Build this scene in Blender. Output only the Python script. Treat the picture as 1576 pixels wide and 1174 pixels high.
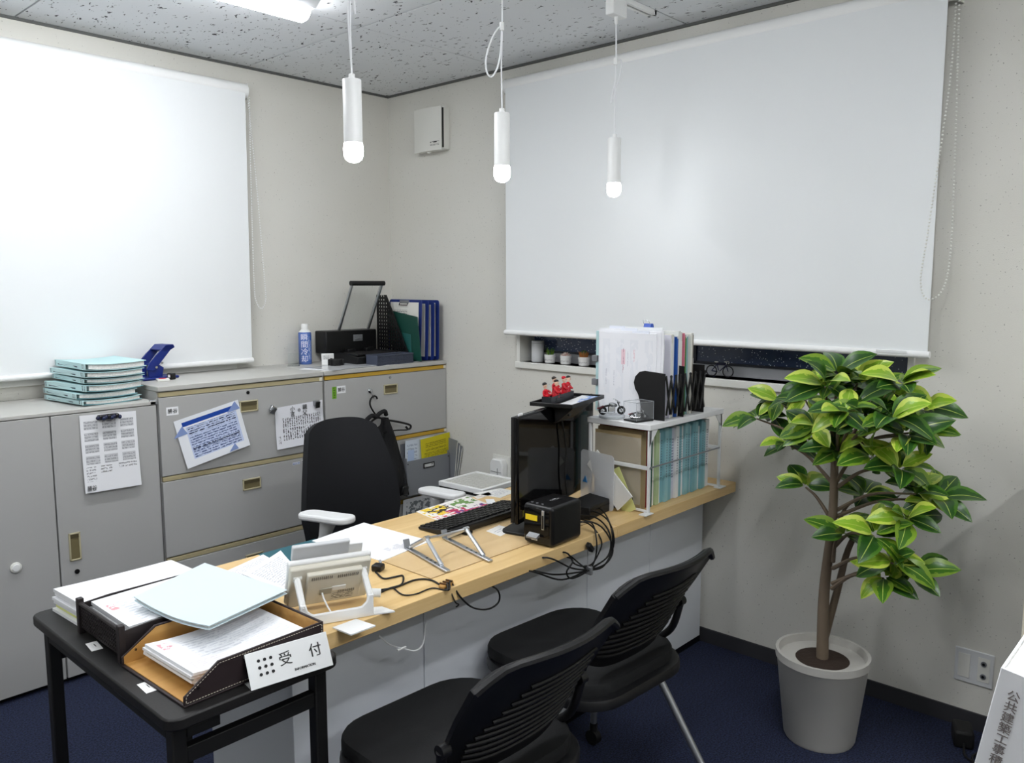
import bpy, bmesh, math, random
from math import sin, cos, pi, radians as R, hypot, atan2, sqrt
from mathutils import Vector, Matrix, Euler
random.seed(7)
S = bpy.context.scene
for o in list(bpy.data.objects): bpy.data.objects.remove(o)
COL = S.collection
# ------------------------------------------------------------------ camera, world, light, exposure
FPX, PITCH, YAW, CAM = 1260.0, math.atan(150.5/1260), R(42.5), Vector((-3.029, -3.719, 1.52))
cd = bpy.data.cameras.new('camera'); cam = bpy.data.objects.new('camera', cd); COL.objects.link(cam)
cd.sensor_fit = 'HORIZONTAL'; cd.sensor_width = 36; cd.lens = 36*FPX/1576; cd.clip_start = .02
cam.location = CAM; cam.rotation_euler = (pi/2-PITCH, 0, YAW-pi/2); S.camera = cam
W = bpy.data.worlds.new('world'); S.world = W; W.use_nodes = True
W.node_tree.nodes['Background'].inputs[0].default_value = (.010, .014, .030, 1)
W.node_tree.nodes['Background'].inputs[1].default_value = .6
S.view_settings.view_transform = 'Standard'; S.view_settings.look = 'None'
S.view_settings.gamma = 1; S.view_settings.use_curve_mapping = False; S.view_settings.exposure = 1.95
LED_W, BULB_W = 13.0, 13.0          # emission of the ceiling LED diffusers and of the pendant bulbs
# ------------------------------------------------------------------ helpers
_fh = Vector((cos(YAW), sin(YAW), 0)); _fw = _fh*cos(PITCH)-Vector((0,0,1))*sin(PITCH)
_rt = Vector((sin(YAW), -cos(YAW), 0)); _dn = -(_fh*sin(PITCH)+Vector((0,0,1))*cos(PITCH))
def at(px, py, x=None, y=None, z=None):          # a photo point on a real plane of the room -> world point
    r = _fw*FPX+_rt*(px-788)+_dn*(py-587)
    t = (x-CAM.x)/r.x if x is not None else (y-CAM.y)/r.y if y is not None else (z-CAM.z)/r.z
    return CAM+r*t
def lin(c):
    return tuple((v/255/12.92 if v/255 <= .04045 else ((v/255+.055)/1.055)**2.4) for v in c)
MATS = {}
def mat(name, rgb, rough=.5, metal=0, coat=0, bump=None, mottle=None, trans=0, alpha=1, emit=0, spec=.5, ior=1.45, sheen=0):
    """rgb is sRGB 0..255; bump=(scale, strength); mottle=(scale, amount)"""
    if name in MATS: return MATS[name]
    m = bpy.data.materials.new(name); m.use_nodes = True; nt = m.node_tree; b = nt.nodes['Principled BSDF']
    c = lin(rgb)+(1,)
    b.inputs['Base Color'].default_value = c; b.inputs['Roughness'].default_value = rough
    b.inputs['Metallic'].default_value = metal; b.inputs['Coat Weight'].default_value = coat
    b.inputs['Specular IOR Level'].default_value = spec; b.inputs['IOR'].default_value = ior
    b.inputs['Transmission Weight'].default_value = trans; b.inputs['Alpha'].default_value = alpha
    b.inputs['Sheen Weight'].default_value = sheen
    if emit:
        b.inputs['Emission Color'].default_value = c; b.inputs['Emission Strength'].default_value = emit
    tc = None
    if bump or mottle: tc = nt.nodes.new('ShaderNodeTexCoord')
    if bump:
        n = nt.nodes.new('ShaderNodeTexNoise'); n.inputs['Scale'].default_value = bump[0]; n.inputs['Detail'].default_value = 3
        nt.links.new(tc.outputs['Object'], n.inputs['Vector'])
        bp = nt.nodes.new('ShaderNodeBump'); bp.inputs['Strength'].default_value = bump[1]; bp.inputs['Distance'].default_value = .002
        nt.links.new(n.outputs['Fac'], bp.inputs['Height']); nt.links.new(bp.outputs['Normal'], b.inputs['Normal'])
    if mottle:
        n = nt.nodes.new('ShaderNodeTexNoise'); n.inputs['Scale'].default_value = mottle[0]; n.inputs['Detail'].default_value = 4
        nt.links.new(tc.outputs['Object'], n.inputs['Vector'])
        rp = nt.nodes.new('ShaderNodeValToRGB'); a = mottle[1]
        rp.color_ramp.elements[0].position = .3; rp.color_ramp.elements[1].position = .7
        rp.color_ramp.elements[0].color = tuple(v*(1-a) for v in c[:3])+(1,)
        rp.color_ramp.elements[1].color = tuple(min(1, v*(1+a)) for v in c[:3])+(1,)
        nt.links.new(n.outputs['Fac'], rp.inputs[0]); nt.links.new(rp.outputs[0], b.inputs['Base Color'])
    MATS[name] = m; return m
class NT:
    """tiny node helper"""
    def __init__(s, m): s.t = m.node_tree; s.b = s.t.nodes['Principled BSDF']
    def n(s, k, **kw):
        x = s.t.nodes.new(k)
        for a, v in kw.items(): setattr(x, a, v)
        return x
    def l(s, a, b): s.t.links.new(a, b)
    def m(s, op, a, b=None):
        x = s.n('ShaderNodeMath', operation=op)
        for i, v in enumerate((a, b)):
            if v is None: continue
            if isinstance(v, (int, float)): x.inputs[i].default_value = v
            else: s.l(v, x.inputs[i])
        return x.outputs[0]
    def mix(s, f, a, b):
        x = s.n('ShaderNodeMix', data_type='RGBA')
        if isinstance(f, (int, float)): x.inputs[0].default_value = f
        else: s.l(f, x.inputs[0])
        for i, v in ((6, a), (7, b)):
            if isinstance(v, tuple): x.inputs[i].default_value = v
            else: s.l(v, x.inputs[i])
        return x.outputs[2]
def print_mat(name, base, items, rough=.6, alpha=1):
    """flat print on a sheet's UVs: items = (u0,v0,u1,v1,rgb,kind,lines) with kind solid / rows / cols / blob"""
    if name in MATS: return MATS[name]
    m = mat(name, base, rough); q = NT(m); uv = q.n('ShaderNodeTexCoord').outputs['UV']
    sp = q.n('ShaderNodeSeparateXYZ'); q.l(uv, sp.inputs[0]); u, v = sp.outputs[0], sp.outputs[1]
    col = lin(base)+(1,)
    for k, (u0, v0, u1, v1, rgb, kind, N) in enumerate(items):
        f = q.m('MULTIPLY', q.m('MULTIPLY', q.m('GREATER_THAN', u, u0), q.m('LESS_THAN', u, u1)), q.m('MULTIPLY', q.m('GREATER_THAN', v, v0), q.m('LESS_THAN', v, v1)))
        if kind in ('rows', 'cols'):
            a, b_ = (u, v) if kind == 'rows' else (v, u)
            fr = q.m('FRACT', q.m('MULTIPLY', b_, N))
            line = q.m('MULTIPLY', q.m('GREATER_THAN', fr, .22), q.m('LESS_THAN', fr, .78))
            cx = q.n('ShaderNodeCombineXYZ'); q.l(q.m('MULTIPLY', a, N*1.5), cx.inputs[0]); q.l(q.m('MULTIPLY', b_, N*2.6), cx.inputs[1]); cx.inputs[2].default_value = k*3.7
            no = q.n('ShaderNodeTexNoise'); no.inputs['Scale'].default_value = 1; no.inputs['Detail'].default_value = 2; q.l(cx.outputs[0], no.inputs['Vector'])
            f = q.m('MULTIPLY', q.m('MULTIPLY', f, line), q.m('GREATER_THAN', no.outputs['Fac'], .47))
        elif kind == 'blob':
            no = q.n('ShaderNodeTexNoise'); no.inputs['Scale'].default_value = N; no.inputs['Detail'].default_value = 3; q.l(uv, no.inputs['Vector'])
            f = q.m('MULTIPLY', f, q.m('GREATER_THAN', no.outputs['Fac'], .5))
        col = q.mix(f, col, lin(rgb)+(1,))
    if not isinstance(col, tuple): q.l(col, q.b.inputs['Base Color'])
    q.b.inputs['Alpha'].default_value = alpha
    return m
def thing(name, label, cat, loc=(0,0,0), rz=0, group=None, rot=None):
    o = bpy.data.objects.new(name, None); COL.objects.link(o); o.empty_display_size = .05
    o.location = loc; o.rotation_euler = rot if rot else (0,0,rz)
    return tag(o, label, cat, group)
def tag(o, label, cat, group=None):
    o['label'] = label; o['category'] = cat
    if group: o['group'] = group
    return o
def struct(o): o['kind'] = 'structure'; return o
class MB:
    def __init__(s): s.b = bmesh.new(); s.uv = s.b.loops.layers.uv.new('UVMap')
    def box(s, c, d, rot=None):
        M = Matrix.Translation(c) @ (Euler(rot).to_matrix().to_4x4() if rot else Matrix()) @ Matrix.Diagonal((d[0], d[1], d[2], 1))
        bmesh.ops.create_cube(s.b, size=1, matrix=M); return s
    def bb(s, x0, x1, y0, y1, z0, z1): return s.box(((x0+x1)/2, (y0+y1)/2, (z0+z1)/2), (abs(x1-x0), abs(y1-y0), abs(z1-z0)))
    def cyl(s, p, q, r, r2=None, n=16, caps=True):
        p, q = Vector(p), Vector(q); d = q-p
        M = Matrix.Translation((p+q)/2) @ d.to_track_quat('Z', 'Y').to_matrix().to_4x4()
        bmesh.ops.create_cone(s.b, cap_ends=caps, segments=n, radius1=r, radius2=r if r2 is None else r2, depth=d.length, matrix=M); return s
    def sph(s, c, r, n=12, sc=(1,1,1), rot=None):
        M = Matrix.Translation(c) @ (Euler(rot).to_matrix().to_4x4() if rot else Matrix()) @ Matrix.Diagonal((sc[0], sc[1], sc[2], 1))
        bmesh.ops.create_uvsphere(s.b, u_segments=n, v_segments=max(6, n*2//3), radius=r, matrix=M); return s
    def ico(s, c, r, sub=1):
        bmesh.ops.create_icosphere(s.b, subdivisions=sub, radius=r, matrix=Matrix.Translation(c)); return s
    def face(s, pts):
        try: return s.b.faces.new([s.b.verts.new(p) for p in pts])
        except ValueError: pass
    def prism(s, poly, ax, t0, t1):
        """extrude a 2D polygon along axis ax (0,1,2); poly coords are the other two axes in order"""
        def P(a, t):
            v = list(a); v.insert(ax, t); return v
        A = [s.b.verts.new(P(p, t0)) for p in poly]; B = [s.b.verts.new(P(p, t1)) for p in poly]
        n = len(poly); fs = [s.b.faces.new(A), s.b.faces.new(B[::-1])]
        for i in range(n): fs.append(s.b.faces.new([A[i], B[i], B[(i+1)%n], A[(i+1)%n]]))
        bmesh.ops.recalc_face_normals(s.b, faces=fs); return s
    def lathe(s, prof, c=(0,0,0), n=20, M=None):
        rings = []
        for r, z in prof:
            rings.append([s.b.verts.new((M @ Vector((r*cos(2*pi*i/n), r*sin(2*pi*i/n), z)) if M else Vector((r*cos(2*pi*i/n), r*sin(2*pi*i/n), z)))+Vector(c)) for i in range(n)])
        for a, b_ in zip(rings, rings[1:]):
            for i in range(n): s.b.faces.new([a[i], a[(i+1)%n], b_[(i+1)%n], b_[i]])
        for rg, rev in ((rings[0], True), (rings[-1], False)):
            s.b.faces.new(rg[::-1] if rev else rg)
        return s
    def tube(s, pts, r, n=8, smooth=6, closed=False, rad=None):
        P = [Vector(p) for p in pts]
        if smooth and len(P) > 2: P = catmull(P, smooth, closed)
        rings = []; up = None; N = len(P)
        for i, p in enumerate(P):
            a = P[(i-1) % N] if closed or i > 0 else P[0]; b_ = P[(i+1) % N] if closed or i < N-1 else P[-1]
            t = (b_-a).normalized() if (b_-a).length > 1e-9 else Vector((0,0,1))
            if up is None: up = t.orthogonal().normalized()
            up = (up-t*up.dot(t)); up = up.normalized() if up.length > 1e-6 else t.orthogonal().normalized()
            w = t.cross(up); rr = r if rad is None else rad(i/(N-1))
            rings.append([s.b.verts.new(p+(up*cos(2*pi*k/n)+w*sin(2*pi*k/n))*rr) for k in range(n)])
        seq = list(zip(rings, rings[1:]))+([(rings[-1], rings[0])] if closed else [])
        for a, b_ in seq:
            for k in range(n): s.b.faces.new([a[k], a[(k+1)%n], b_[(k+1)%n], b_[k]])
        if not closed: s.b.faces.new(rings[0][::-1]); s.b.faces.new(rings[-1])
        return s
    def torus(s, c, Rr, r, M=None, n=24, k=8):
        pts = [(Vector(c)+(M @ Vector((Rr*cos(2*pi*i/n), Rr*sin(2*pi*i/n), 0)) if M else Vector(c)+Vector((Rr*cos(2*pi*i/n), Rr*sin(2*pi*i/n), 0))-Vector(c))) for i in range(n)]
        return s.tube(pts, r, n=k, smooth=0, closed=True)
    def sheet(s, nx, ny, fn, thick=0):
        """grid surface fn(u,v)->xyz with UVs; thick closes it into a slab along the local normal"""
        g = [[s.b.verts.new(fn(i/nx, j/ny)) for j in range(ny+1)] for i in range(nx+1)]
        fs = []
        for i in range(nx):
            for j in range(ny):
                f = s.b.faces.new([g[i][j], g[i+1][j], g[i+1][j+1], g[i][j+1]]); fs.append(f)
                for lp, (a, b_) in zip(f.loops, ((i,j),(i+1,j),(i+1,j+1),(i,j+1))): lp[s.uv].uv = (a/nx, b_/ny)
        if thick:
            s.b.normal_update(); h = [[None]*(ny+1) for _ in range(nx+1)]
            for i in range(nx+1):
                for j in range(ny+1): h[i][j] = s.b.verts.new(g[i][j].co-g[i][j].normal*thick)
            for i in range(nx):
                for j in range(ny):
                    f = s.b.faces.new([h[i][j+1], h[i+1][j+1], h[i+1][j], h[i][j]])
                    for lp in f.loops: lp[s.uv].uv = (-1, -1)
            for i in range(nx):
                s.b.faces.new([g[i][0], h[i][0], h[i+1][0], g[i+1][0]]); s.b.faces.new([g[i+1][ny], h[i+1][ny], h[i][ny], g[i][ny]])
            for j in range(ny):
                s.b.faces.new([g[0][j+1], h[0][j+1], h[0][j], g[0][j]]); s.b.faces.new([g[nx][j], h[nx][j], h[nx][j+1], g[nx][j+1]])
        return s
    def build(s, name, m, parent=None, loc=None, smooth=False, bevel=0, seg=2, rot=None, subd=0):
        me = bpy.data.meshes.new(name); s.b.to_mesh(me); s.b.free()
        o = bpy.data.objects.new(name, me); COL.objects.link(o)
        me.materials.append(m)
        if parent: o.parent = parent
        if loc is not None: o.location = loc
        if rot is not None: o.rotation_euler = rot
        if bevel:
            b = o.modifiers.new('bevel', 'BEVEL'); b.width = bevel; b.segments = seg; b.limit_method = 'ANGLE'; b.angle_limit = R(35)
        if subd:
            b = o.modifiers.new('subd', 'SUBSURF'); b.levels = b.render_levels = subd
        if smooth or bevel or subd:
            for p in me.polygons: p.use_smooth = True
            if not subd:
                try: me.set_sharp_from_angle(angle=R(40))
                except Exception: pass
        return o
def catmull(P, k, closed=False):
    out = []; n = len(P); rng = n if closed else n-1
    for i in range(rng):
        p0 = P[(i-1) % n] if closed or i > 0 else P[0]*2-P[1]
        p1, p2 = P[i], P[(i+1) % n]
        p3 = P[(i+2) % n] if closed or i < n-2 else P[-1]*2-P[-2]
        for j in range(k):
            t = j/k
            out.append(.5*((2*p1)+(p2-p0)*t+(2*p0-5*p1+4*p2-p3)*t*t+(3*p1-p0-3*p2+p3)*t**3))
    if not closed: out.append(P[-1])
    return out
def rrect(w, d, r, n=5, cx=0, cy=0):
    out = []
    for sx, sy, a0 in ((1,1,0), (-1,1,90), (-1,-1,180), (1,-1,270)):
        for k in range(n+1):
            a = R(a0+90*k/n); out.append((cx+sx*(w/2-r)+r*cos(a), cy+sy*(d/2-r)+r*sin(a)))
    return out
def text(body, size, m, parent, loc, rot=(0,0,0), name='lettering', depth=.0004, align='CENTER', sx=1, space=1):
    cu = bpy.data.curves.new('txt', 'FONT'); cu.body = body; cu.size = size; cu.align_x = align; cu.align_y = 'CENTER'; cu.extrude = depth; cu.space_character = space; cu.resolution_u = 3
    to = bpy.data.objects.new('txt', cu); COL.objects.link(to)
    dg = bpy.context.evaluated_depsgraph_get(); me = bpy.data.meshes.new_from_object(to.evaluated_get(dg))
    bpy.data.objects.remove(to); bpy.data.curves.remove(cu)
    me.name = name; me.materials.clear(); me.materials.append(m)
    o = bpy.data.objects.new(name, me); COL.objects.link(o); o.parent = parent; o.location = loc; o.rotation_euler = rot; o.scale = (sx, 1, 1)
    return o
def copy_tree(o, parent=None):
    c = o.copy(); COL.objects.link(c); c.parent = parent
    for ch in list(o.children): copy_tree(ch, c)
    return c
# ------------------------------------------------------------------ materials
WHITE = mat('white_plastic', (240,241,240), .4)
OFFW = mat('offwhite_plastic', (226,226,220), .45)
BLACK = mat('black_plastic', (11,11,12), .4)
SATIN = mat('black_satin', (15,15,16), .55)
GLOSS = mat('black_gloss', (7,7,8), .07, spec=.3)
RUBBER = mat('black_rubber', (14,14,15), .65)
CABLE = mat('black_cable', (16,16,17), .5)
CHROME = mat('chrome', (205,207,210), .15, metal=1)
ALU = mat('brushed_aluminium', (196,199,203), .32, metal=1)
STEELG = mat('grey_steel', (150,152,155), .4, metal=.6)
PAPER = mat('paper', (244,245,247), .75)
PAGES = mat('page_edges', (222,222,218), .8, mottle=(140,.12))
TEAL = mat('teal_card', (186,219,221), .6)
TEALD = mat('teal_card_deep', (128,178,186), .6)
INK = mat('ink', (18,18,20), .6)
BLUE = mat('navy_plastic', (22,42,120), .35)
CLEAR = mat('clear_acrylic', (250,252,252), .04, trans=1, ior=1.2)
RED = mat('red_paint', (196,14,34), .4)
SKIN = mat('painted_skin', (232,196,170), .5)
def wall_material():
    m = mat('wallpaper', (219,217,209), .85, bump=(260,.25)); q = NT(m); tc = q.n('ShaderNodeTexCoord').outputs['Object']
    n = q.n('ShaderNodeTexNoise'); n.inputs['Scale'].default_value = 130; n.inputs['Detail'].default_value = 1; q.l(tc, n.inputs['Vector'])
    n2 = q.n('ShaderNodeTexNoise'); n2.inputs['Scale'].default_value = 2.2; q.l(tc, n2.inputs['Vector'])
    c = q.mix(n2.outputs['Fac'], lin((214,212,203))+(1,), lin((224,223,217))+(1,))
    q.l(q.mix(q.m('GREATER_THAN', n.outputs['Fac'], .725), c, lin((172,170,163))+(1,)), q.b.inputs['Base Color']); return m
WALL = wall_material()
def ceiling_material():
    m = mat('rockwool_board', (230,233,236), .9); q = NT(m); tc = q.n('ShaderNodeTexCoord').outputs['Object']
    mp = q.n('ShaderNodeMapping'); mp.inputs['Scale'].default_value = (78,34,1); q.l(tc, mp.inputs[0])
    n = q.n('ShaderNodeTexNoise'); n.inputs['Scale'].default_value = 1; n.inputs['Detail'].default_value = 2.5; n.inputs['Distortion'].default_value = .6; q.l(mp.outputs[0], n.inputs['Vector'])
    hole = q.m('GREATER_THAN', n.outputs['Fac'], .665)
    q.l(q.mix(hole, lin((230,233,236))+(1,), lin((70,72,76))+(1,)), q.b.inputs['Base Color'])
    bp = q.n('ShaderNodeBump'); bp.inputs['Strength'].default_value = .6; bp.inputs['Distance'].default_value = -.003; q.l(hole, bp.inputs['Height']); q.l(bp.outputs[0], q.b.inputs['Normal']); return m
CEIL = ceiling_material()
def carpet_material():
    m = mat('navy_carpet', (25,33,66), .95); q = NT(m); tc = q.n('ShaderNodeTexCoord').outputs['Object']
    n = q.n('ShaderNodeTexNoise'); n.inputs['Scale'].default_value = 170; n.inputs['Detail'].default_value = 3; q.l(tc, n.inputs['Vector'])
    r = q.n('ShaderNodeValToRGB'); r.color_ramp.elements[0].position = .36; r.color_ramp.elements[1].position = .66
    r.color_ramp.elements[0].color = lin((12,16,34))+(1,); r.color_ramp.elements[1].color = lin((40,50,82))+(1,)
    q.l(n.outputs['Fac'], r.inputs[0]); q.l(r.outputs[0], q.b.inputs['Base Color'])
    bp = q.n('ShaderNodeBump'); bp.inputs['Strength'].default_value = .8; bp.inputs['Distance'].default_value = .004; q.l(n.outputs['Fac'], bp.inputs['Height']); q.l(bp.outputs[0], q.b.inputs['Normal']); return m
CARPET = carpet_material()
def wood_material(name, a, b, rough=.38):
    m = mat(name, a, rough); q = NT(m); tc = q.n('ShaderNodeTexCoord').outputs['Object']
    mp = q.n('ShaderNodeMapping'); mp.inputs['Scale'].default_value = (2.2,26,26); q.l(tc, mp.inputs[0])
    n = q.n('ShaderNodeTexNoise'); n.inputs['Scale'].default_value = 1; n.inputs['Detail'].default_value = 6; n.inputs['Distortion'].default_value = .5; q.l(mp.outputs[0], n.inputs['Vector'])
    r = q.n('ShaderNodeValToRGB'); r.color_ramp.elements[0].position = .3; r.color_ramp.elements[1].position = .7
    r.color_ramp.elements[0].color = lin(b)+(1,); r.color_ramp.elements[1].color = lin(a)+(1,)
    q.l(n.outputs['Fac'], r.inputs[0]); q.l(r.outputs[0], q.b.inputs['Base Color']); return m
WOOD = wood_material('maple_laminate', (234,202,146), (216,180,120))
WOODT = wood_material('tray_plywood', (202,156,88), (178,130,66), .5)
STEEL = mat('cabinet_grey', (178,178,176), .5, bump=(400,.06))
STEELT = mat('cabinet_top_grey', (190,189,184), .45)
PANEL = mat('desk_panel_grey', (222,226,231), .5)
TABLE = mat('black_table_laminate', (25,24,24), .5, bump=(300,.1))
FABRIC = mat('blind_fabric', (234,237,238), .8)
# ------------------------------------------------------------------ the room
RX, RY, H = -5.2, -5.6, 2.56
f = MB().bb(RX-.15, .15, RY-.15, .15, -.1, 0).build('floor', CARPET); struct(f)
c = MB().bb(RX-.15, .15, RY-.15, .15, H+.012, H+.1).build('ceiling', mat('ceiling_joint', (30,31,33), .9)); struct(c)
xs = [0]+[-.87-k for k in range(5)]+[RX]; ys = [0]+[-.905-k for k in range(5)]+[RY]
for a, b_ in zip(xs, xs[1:]):
    for e, g in zip(ys, ys[1:]):
        MB().bb(b_+.003, a-.003, g+.003, e-.003, H, H+.012).build('ceiling_tile', CEIL, c, bevel=.001, seg=1)
# wall_left: the wall behind the cabinets (y = 0), window opening behind its blind
LW = (-3.5, -1.0, 1.135, 2.36); RW = (-2.84, -.985, 1.135, 2.36)
w = MB()
w.bb(RX-.15, LW[0], 0, .15, 0, H+.05); w.bb(LW[1], .15, 0, .15, 0, H+.05); w.bb(LW[0], LW[1], 0, .15, 0, LW[2]); w.bb(LW[0], LW[1], 0, .15, LW[3], H+.05)
struct(w.build('wall_left', WALL))
w = MB()
w.bb(0, .15, RY-.15, RW[0], 0, H+.05); w.bb(0, .15, RW[1], 0, 0, H+.05); w.bb(0, .15, RW[0], RW[1], 0, RW[2]); w.bb(0, .15, RW[0], RW[1], RW[3], H+.05)
struct(w.build('wall_right', WALL))
struct(MB().bb(RX-.15, RX, RY, 0, 0, H+.05).build('wall_back_left', WALL))
struct(MB().bb(RX-.15, .15, RY-.15, RY, 0, H+.05).build('wall_back_right', WALL))
BASEB = mat('charcoal_skirting', (52,52,56), .6)
struct(MB().bb(-.008, 0, RY, 0, 0, .06).build('baseboard_right', BASEB)); struct(MB().bb(RX, 0, -.008, 0, 0, .06).build('baseboard_left', BASEB))
TRIMM = mat('ceiling_trim', (92,94,92), .6)
struct(MB().bb(-.012, 0, RY, 0, H-.010, H).build('trim_1', TRIMM)); struct(MB().bb(RX, 0, -.012, 0, H-.010, H).build('trim_2', TRIMM))
# windows (night outside, rain-specked dark glass)
def night_glass():
    m = mat('night_glass', (30,40,66), .12, spec=.6); q = NT(m); tc = q.n('ShaderNodeTexCoord').outputs['Object']
    v = q.n('ShaderNodeTexVoronoi'); v.inputs['Scale'].default_value = 95; q.l(tc, v.inputs['Vector'])
    wn = q.n('ShaderNodeTexWhiteNoise'); q.l(v.outputs['Position'], wn.inputs['Vector'])
    dot = q.m('MULTIPLY', q.m('LESS_THAN', v.outputs['Distance'], .22), q.m('GREATER_THAN', wn.outputs['Value'], .45))
    q.l(q.mix(dot, lin((62,76,106))+(1,), lin((200,212,230))+(1,)), q.b.inputs['Base Color']); return m
NGLASS = night_glass()
SILL = mat('window_resin_white', (228,228,222), .4)
SASH = mat('sash_grey', (172,174,178), .4)
SASHD = mat('sash_dark', (44,48,58), .4)
wd = MB().bb(.098, .104, RW[0]+.02, RW[1]-.02, 1.185, 2.34).build('window_1', NGLASS); struct(wd)
g = MB(); y0, y1, z0, z1 = RW
g.bb(-.012, .13, y0-.0, y0+.022, z0-.03, z1+.025); g.bb(-.012, .13, y1-.022, y1, z0-.03, z1+.025); g.bb(-.012, .13, y0, y1, z1, z1+.025)
g.build('window_frame', SILL, wd, bevel=.002)
MB().bb(-.016, .13, y0-.008, y1+.008, z0-.032, z0+.0).build('window_sill', SILL, wd, bevel=.003)
g = MB(); g.bb(.085, .12, y0+.022, y1-.022, z0, z0+.045); g.build('sash_rail', SASH, wd, bevel=.003)
g = MB(); g.bb(.09, .112, y0+.022, y1-.022, z0+.045, z0+.055); g.bb(.09, .112, (y0+y1)/2-.02, (y0+y1)/2+.02, z0+.045, 2.34); g.build('sash_edge', SASHD, wd)
wd = MB().bb(LW[0]+.02, LW[1]-.02, .098, .104, 1.185, 2.34).build('window_2', NGLASS); struct(wd)
g = MB(); x0, x1, z0, z1 = LW
g.bb(x0, x0+.022, -.012, .13, z0-.03, z1+.025); g.bb(x1-.022, x1, -.012, .13, z0-.03, z1+.025); g.bb(x0, x1, -.012, .13, z1, z1+.025)
g.build('window_frame', SILL, wd, bevel=.002)
MB().bb(x0-.008, x1+.008, -.022, .13, z0-.03, z0).build('window_sill', SILL, wd, bevel=.003)
# ------------------------------------------------------------------ ceiling LED fixtures (one in view, the rest out of view, one of them added for brightness)
EMIT = mat('led_diffuser', (250,252,255), .4, emit=LED_W)
LEDB = mat('led_housing', (206,209,213), .45)
def led(x0, x1, y, label):
    t = thing('ceiling_light', label, 'ceiling light', ((x0+x1)/2, y, H), group='ceiling LED battens'); L = (x1-x0)/2
    MB().prism([(-.115,0), (-.115,-.012), (-.065,-.045), (.065,-.045), (.115,-.012), (.115,0)], 0, -L, L).build('housing', LEDB, t, bevel=.002)
    pr = [(-.048,-.0455)]+[(.048*-cos(pi*k/10), -.052-.03*sin(pi*k/10)) for k in range(11)]+[(.048,-.0455)]
    MB().prism(pr, 0, -L+.012, L-.012).build('diffuser', EMIT, t, smooth=True)
led(-2.46, -1.21, -1.02, 'white LED batten glowing on the ceiling at the upper left edge')
led(-2.46, -1.21, -3.28, 'white LED batten on the ceiling over the visitor side, beyond the top edge')
led(-4.35, -3.1, -2.15, 'added white LED batten further left on the ceiling, unseen, for brightness')  # unseen batten, added to brighten the room
led(-2.46, -1.21, -4.7, 'white LED batten on the ceiling behind the photographer')
# ------------------------------------------------------------------ lighting track and pendants
TY = -1.89
t = thing('lighting_track', 'white ceiling lighting track with a dark slot carrying the pendant lamps', 'lighting track', (-1.13, TY, H))
MB().bb(-.9, .9, -.018, -.005, -.018, 0).bb(-.9, .9, .005, .018, -.018, 0).bb(.885, .9, -.018, .018, -.018, 0).bb(-.9, -.885, -.018, .018, -.018, 0).build('rail', WHITE, t, bevel=.001, seg=1)
MB().bb(-.885, .885, -.005, .005, -.008, 0).build('slot', BLACK, t)
BULB = mat('bulb_glow', (250,252,255), .3, emit=BULB_W)
CORD = mat('white_cord', (236,238,240), .5)
def pendant(x, label, loop):
    t = thing('pendant_lamp', label, 'pendant lamp', (x, TY, 0), group='white pendant lamps on the track')
    zt, zb, zc = 2.056, 1.842, 1.892
    MB().box((0,0,H-.045), (.085,.036,.058)).build('track_plug', WHITE, t, bevel=.003)
    MB().cyl((0,0,H-.074), (0,0,H-.1), .008, .006).build('plug_collar', WHITE, t, smooth=True)
    c = MB()
    c.tube([(0,0,H-.1), (.002,0,2.35), (-.001,.001,2.2), (0,0,zt+.012)], .0028, n=6)
    c.build('cord', CORD, t, smooth=True)
    if loop: 
        for i, (pts, r) in enumerate(loop): MB().tube(pts, r, n=6).build('cord_loop', CORD, t, smooth=True)
        z = loop[0][0][0][2]; MB().cyl((0,0,z-.012), (0,0,z+.012), .0075, n=10).build('cord_clip', WHITE, t, smooth=True)
    MB().cyl((0,0,zt-.001), (0,0,zt+.014), .009, .008).build('cord_grip', WHITE, t, smooth=True)
    MB().lathe([(.021,zc), (.025,zc), (.025,zt-.002), (.0235,zt), (.005,zt)], n=24).build('lamp_tube', WHITE, t, smooth=True)
    MB().lathe([(.012,zc+.004), (.024,zc+.002), (.0265,zc-.012), (.0262,zc-.03), (.022,zc-.042), (.012,zc-.049), (.002,zc-.051)], n=24).build('bulb', BULB, t, smooth=True)
def L3(x, pts): return [(_rt*dx)+Vector((0,0,z)) for dx, z in pts]
pendant(-1.66, 'white tube pendant lamp, nearest and leftmost of three, cord knotted near top', [(L3(0, [(0,2.31),(.008,2.28),(.012,2.22),(.0,2.31),(-.006,2.38),(.004,2.45)]), .0028), (L3(0, [(0,2.31),(-.006,2.24),(-.004,2.15),(0,2.08)]), .0022)])
pendant(-1.08, 'white tube pendant lamp in the middle, with a wide loose cord loop', [(L3(0, [(0,2.318),(-.014,2.31),(-.036,2.27),(-.05,2.22),(-.047,2.18),(-.033,2.167),(-.016,2.19),(-.004,2.24),(0,2.318)]), .0028)])
pendant(-.47, 'white tube pendant lamp, farthest and rightmost of three, with narrow twisted loop', [(L3(0, [(0,2.33),(.018,2.335),(.021,2.31),(.008,2.25),(-.012,2.195),(-.016,2.185),(0,2.26)]), .0028)])
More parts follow.
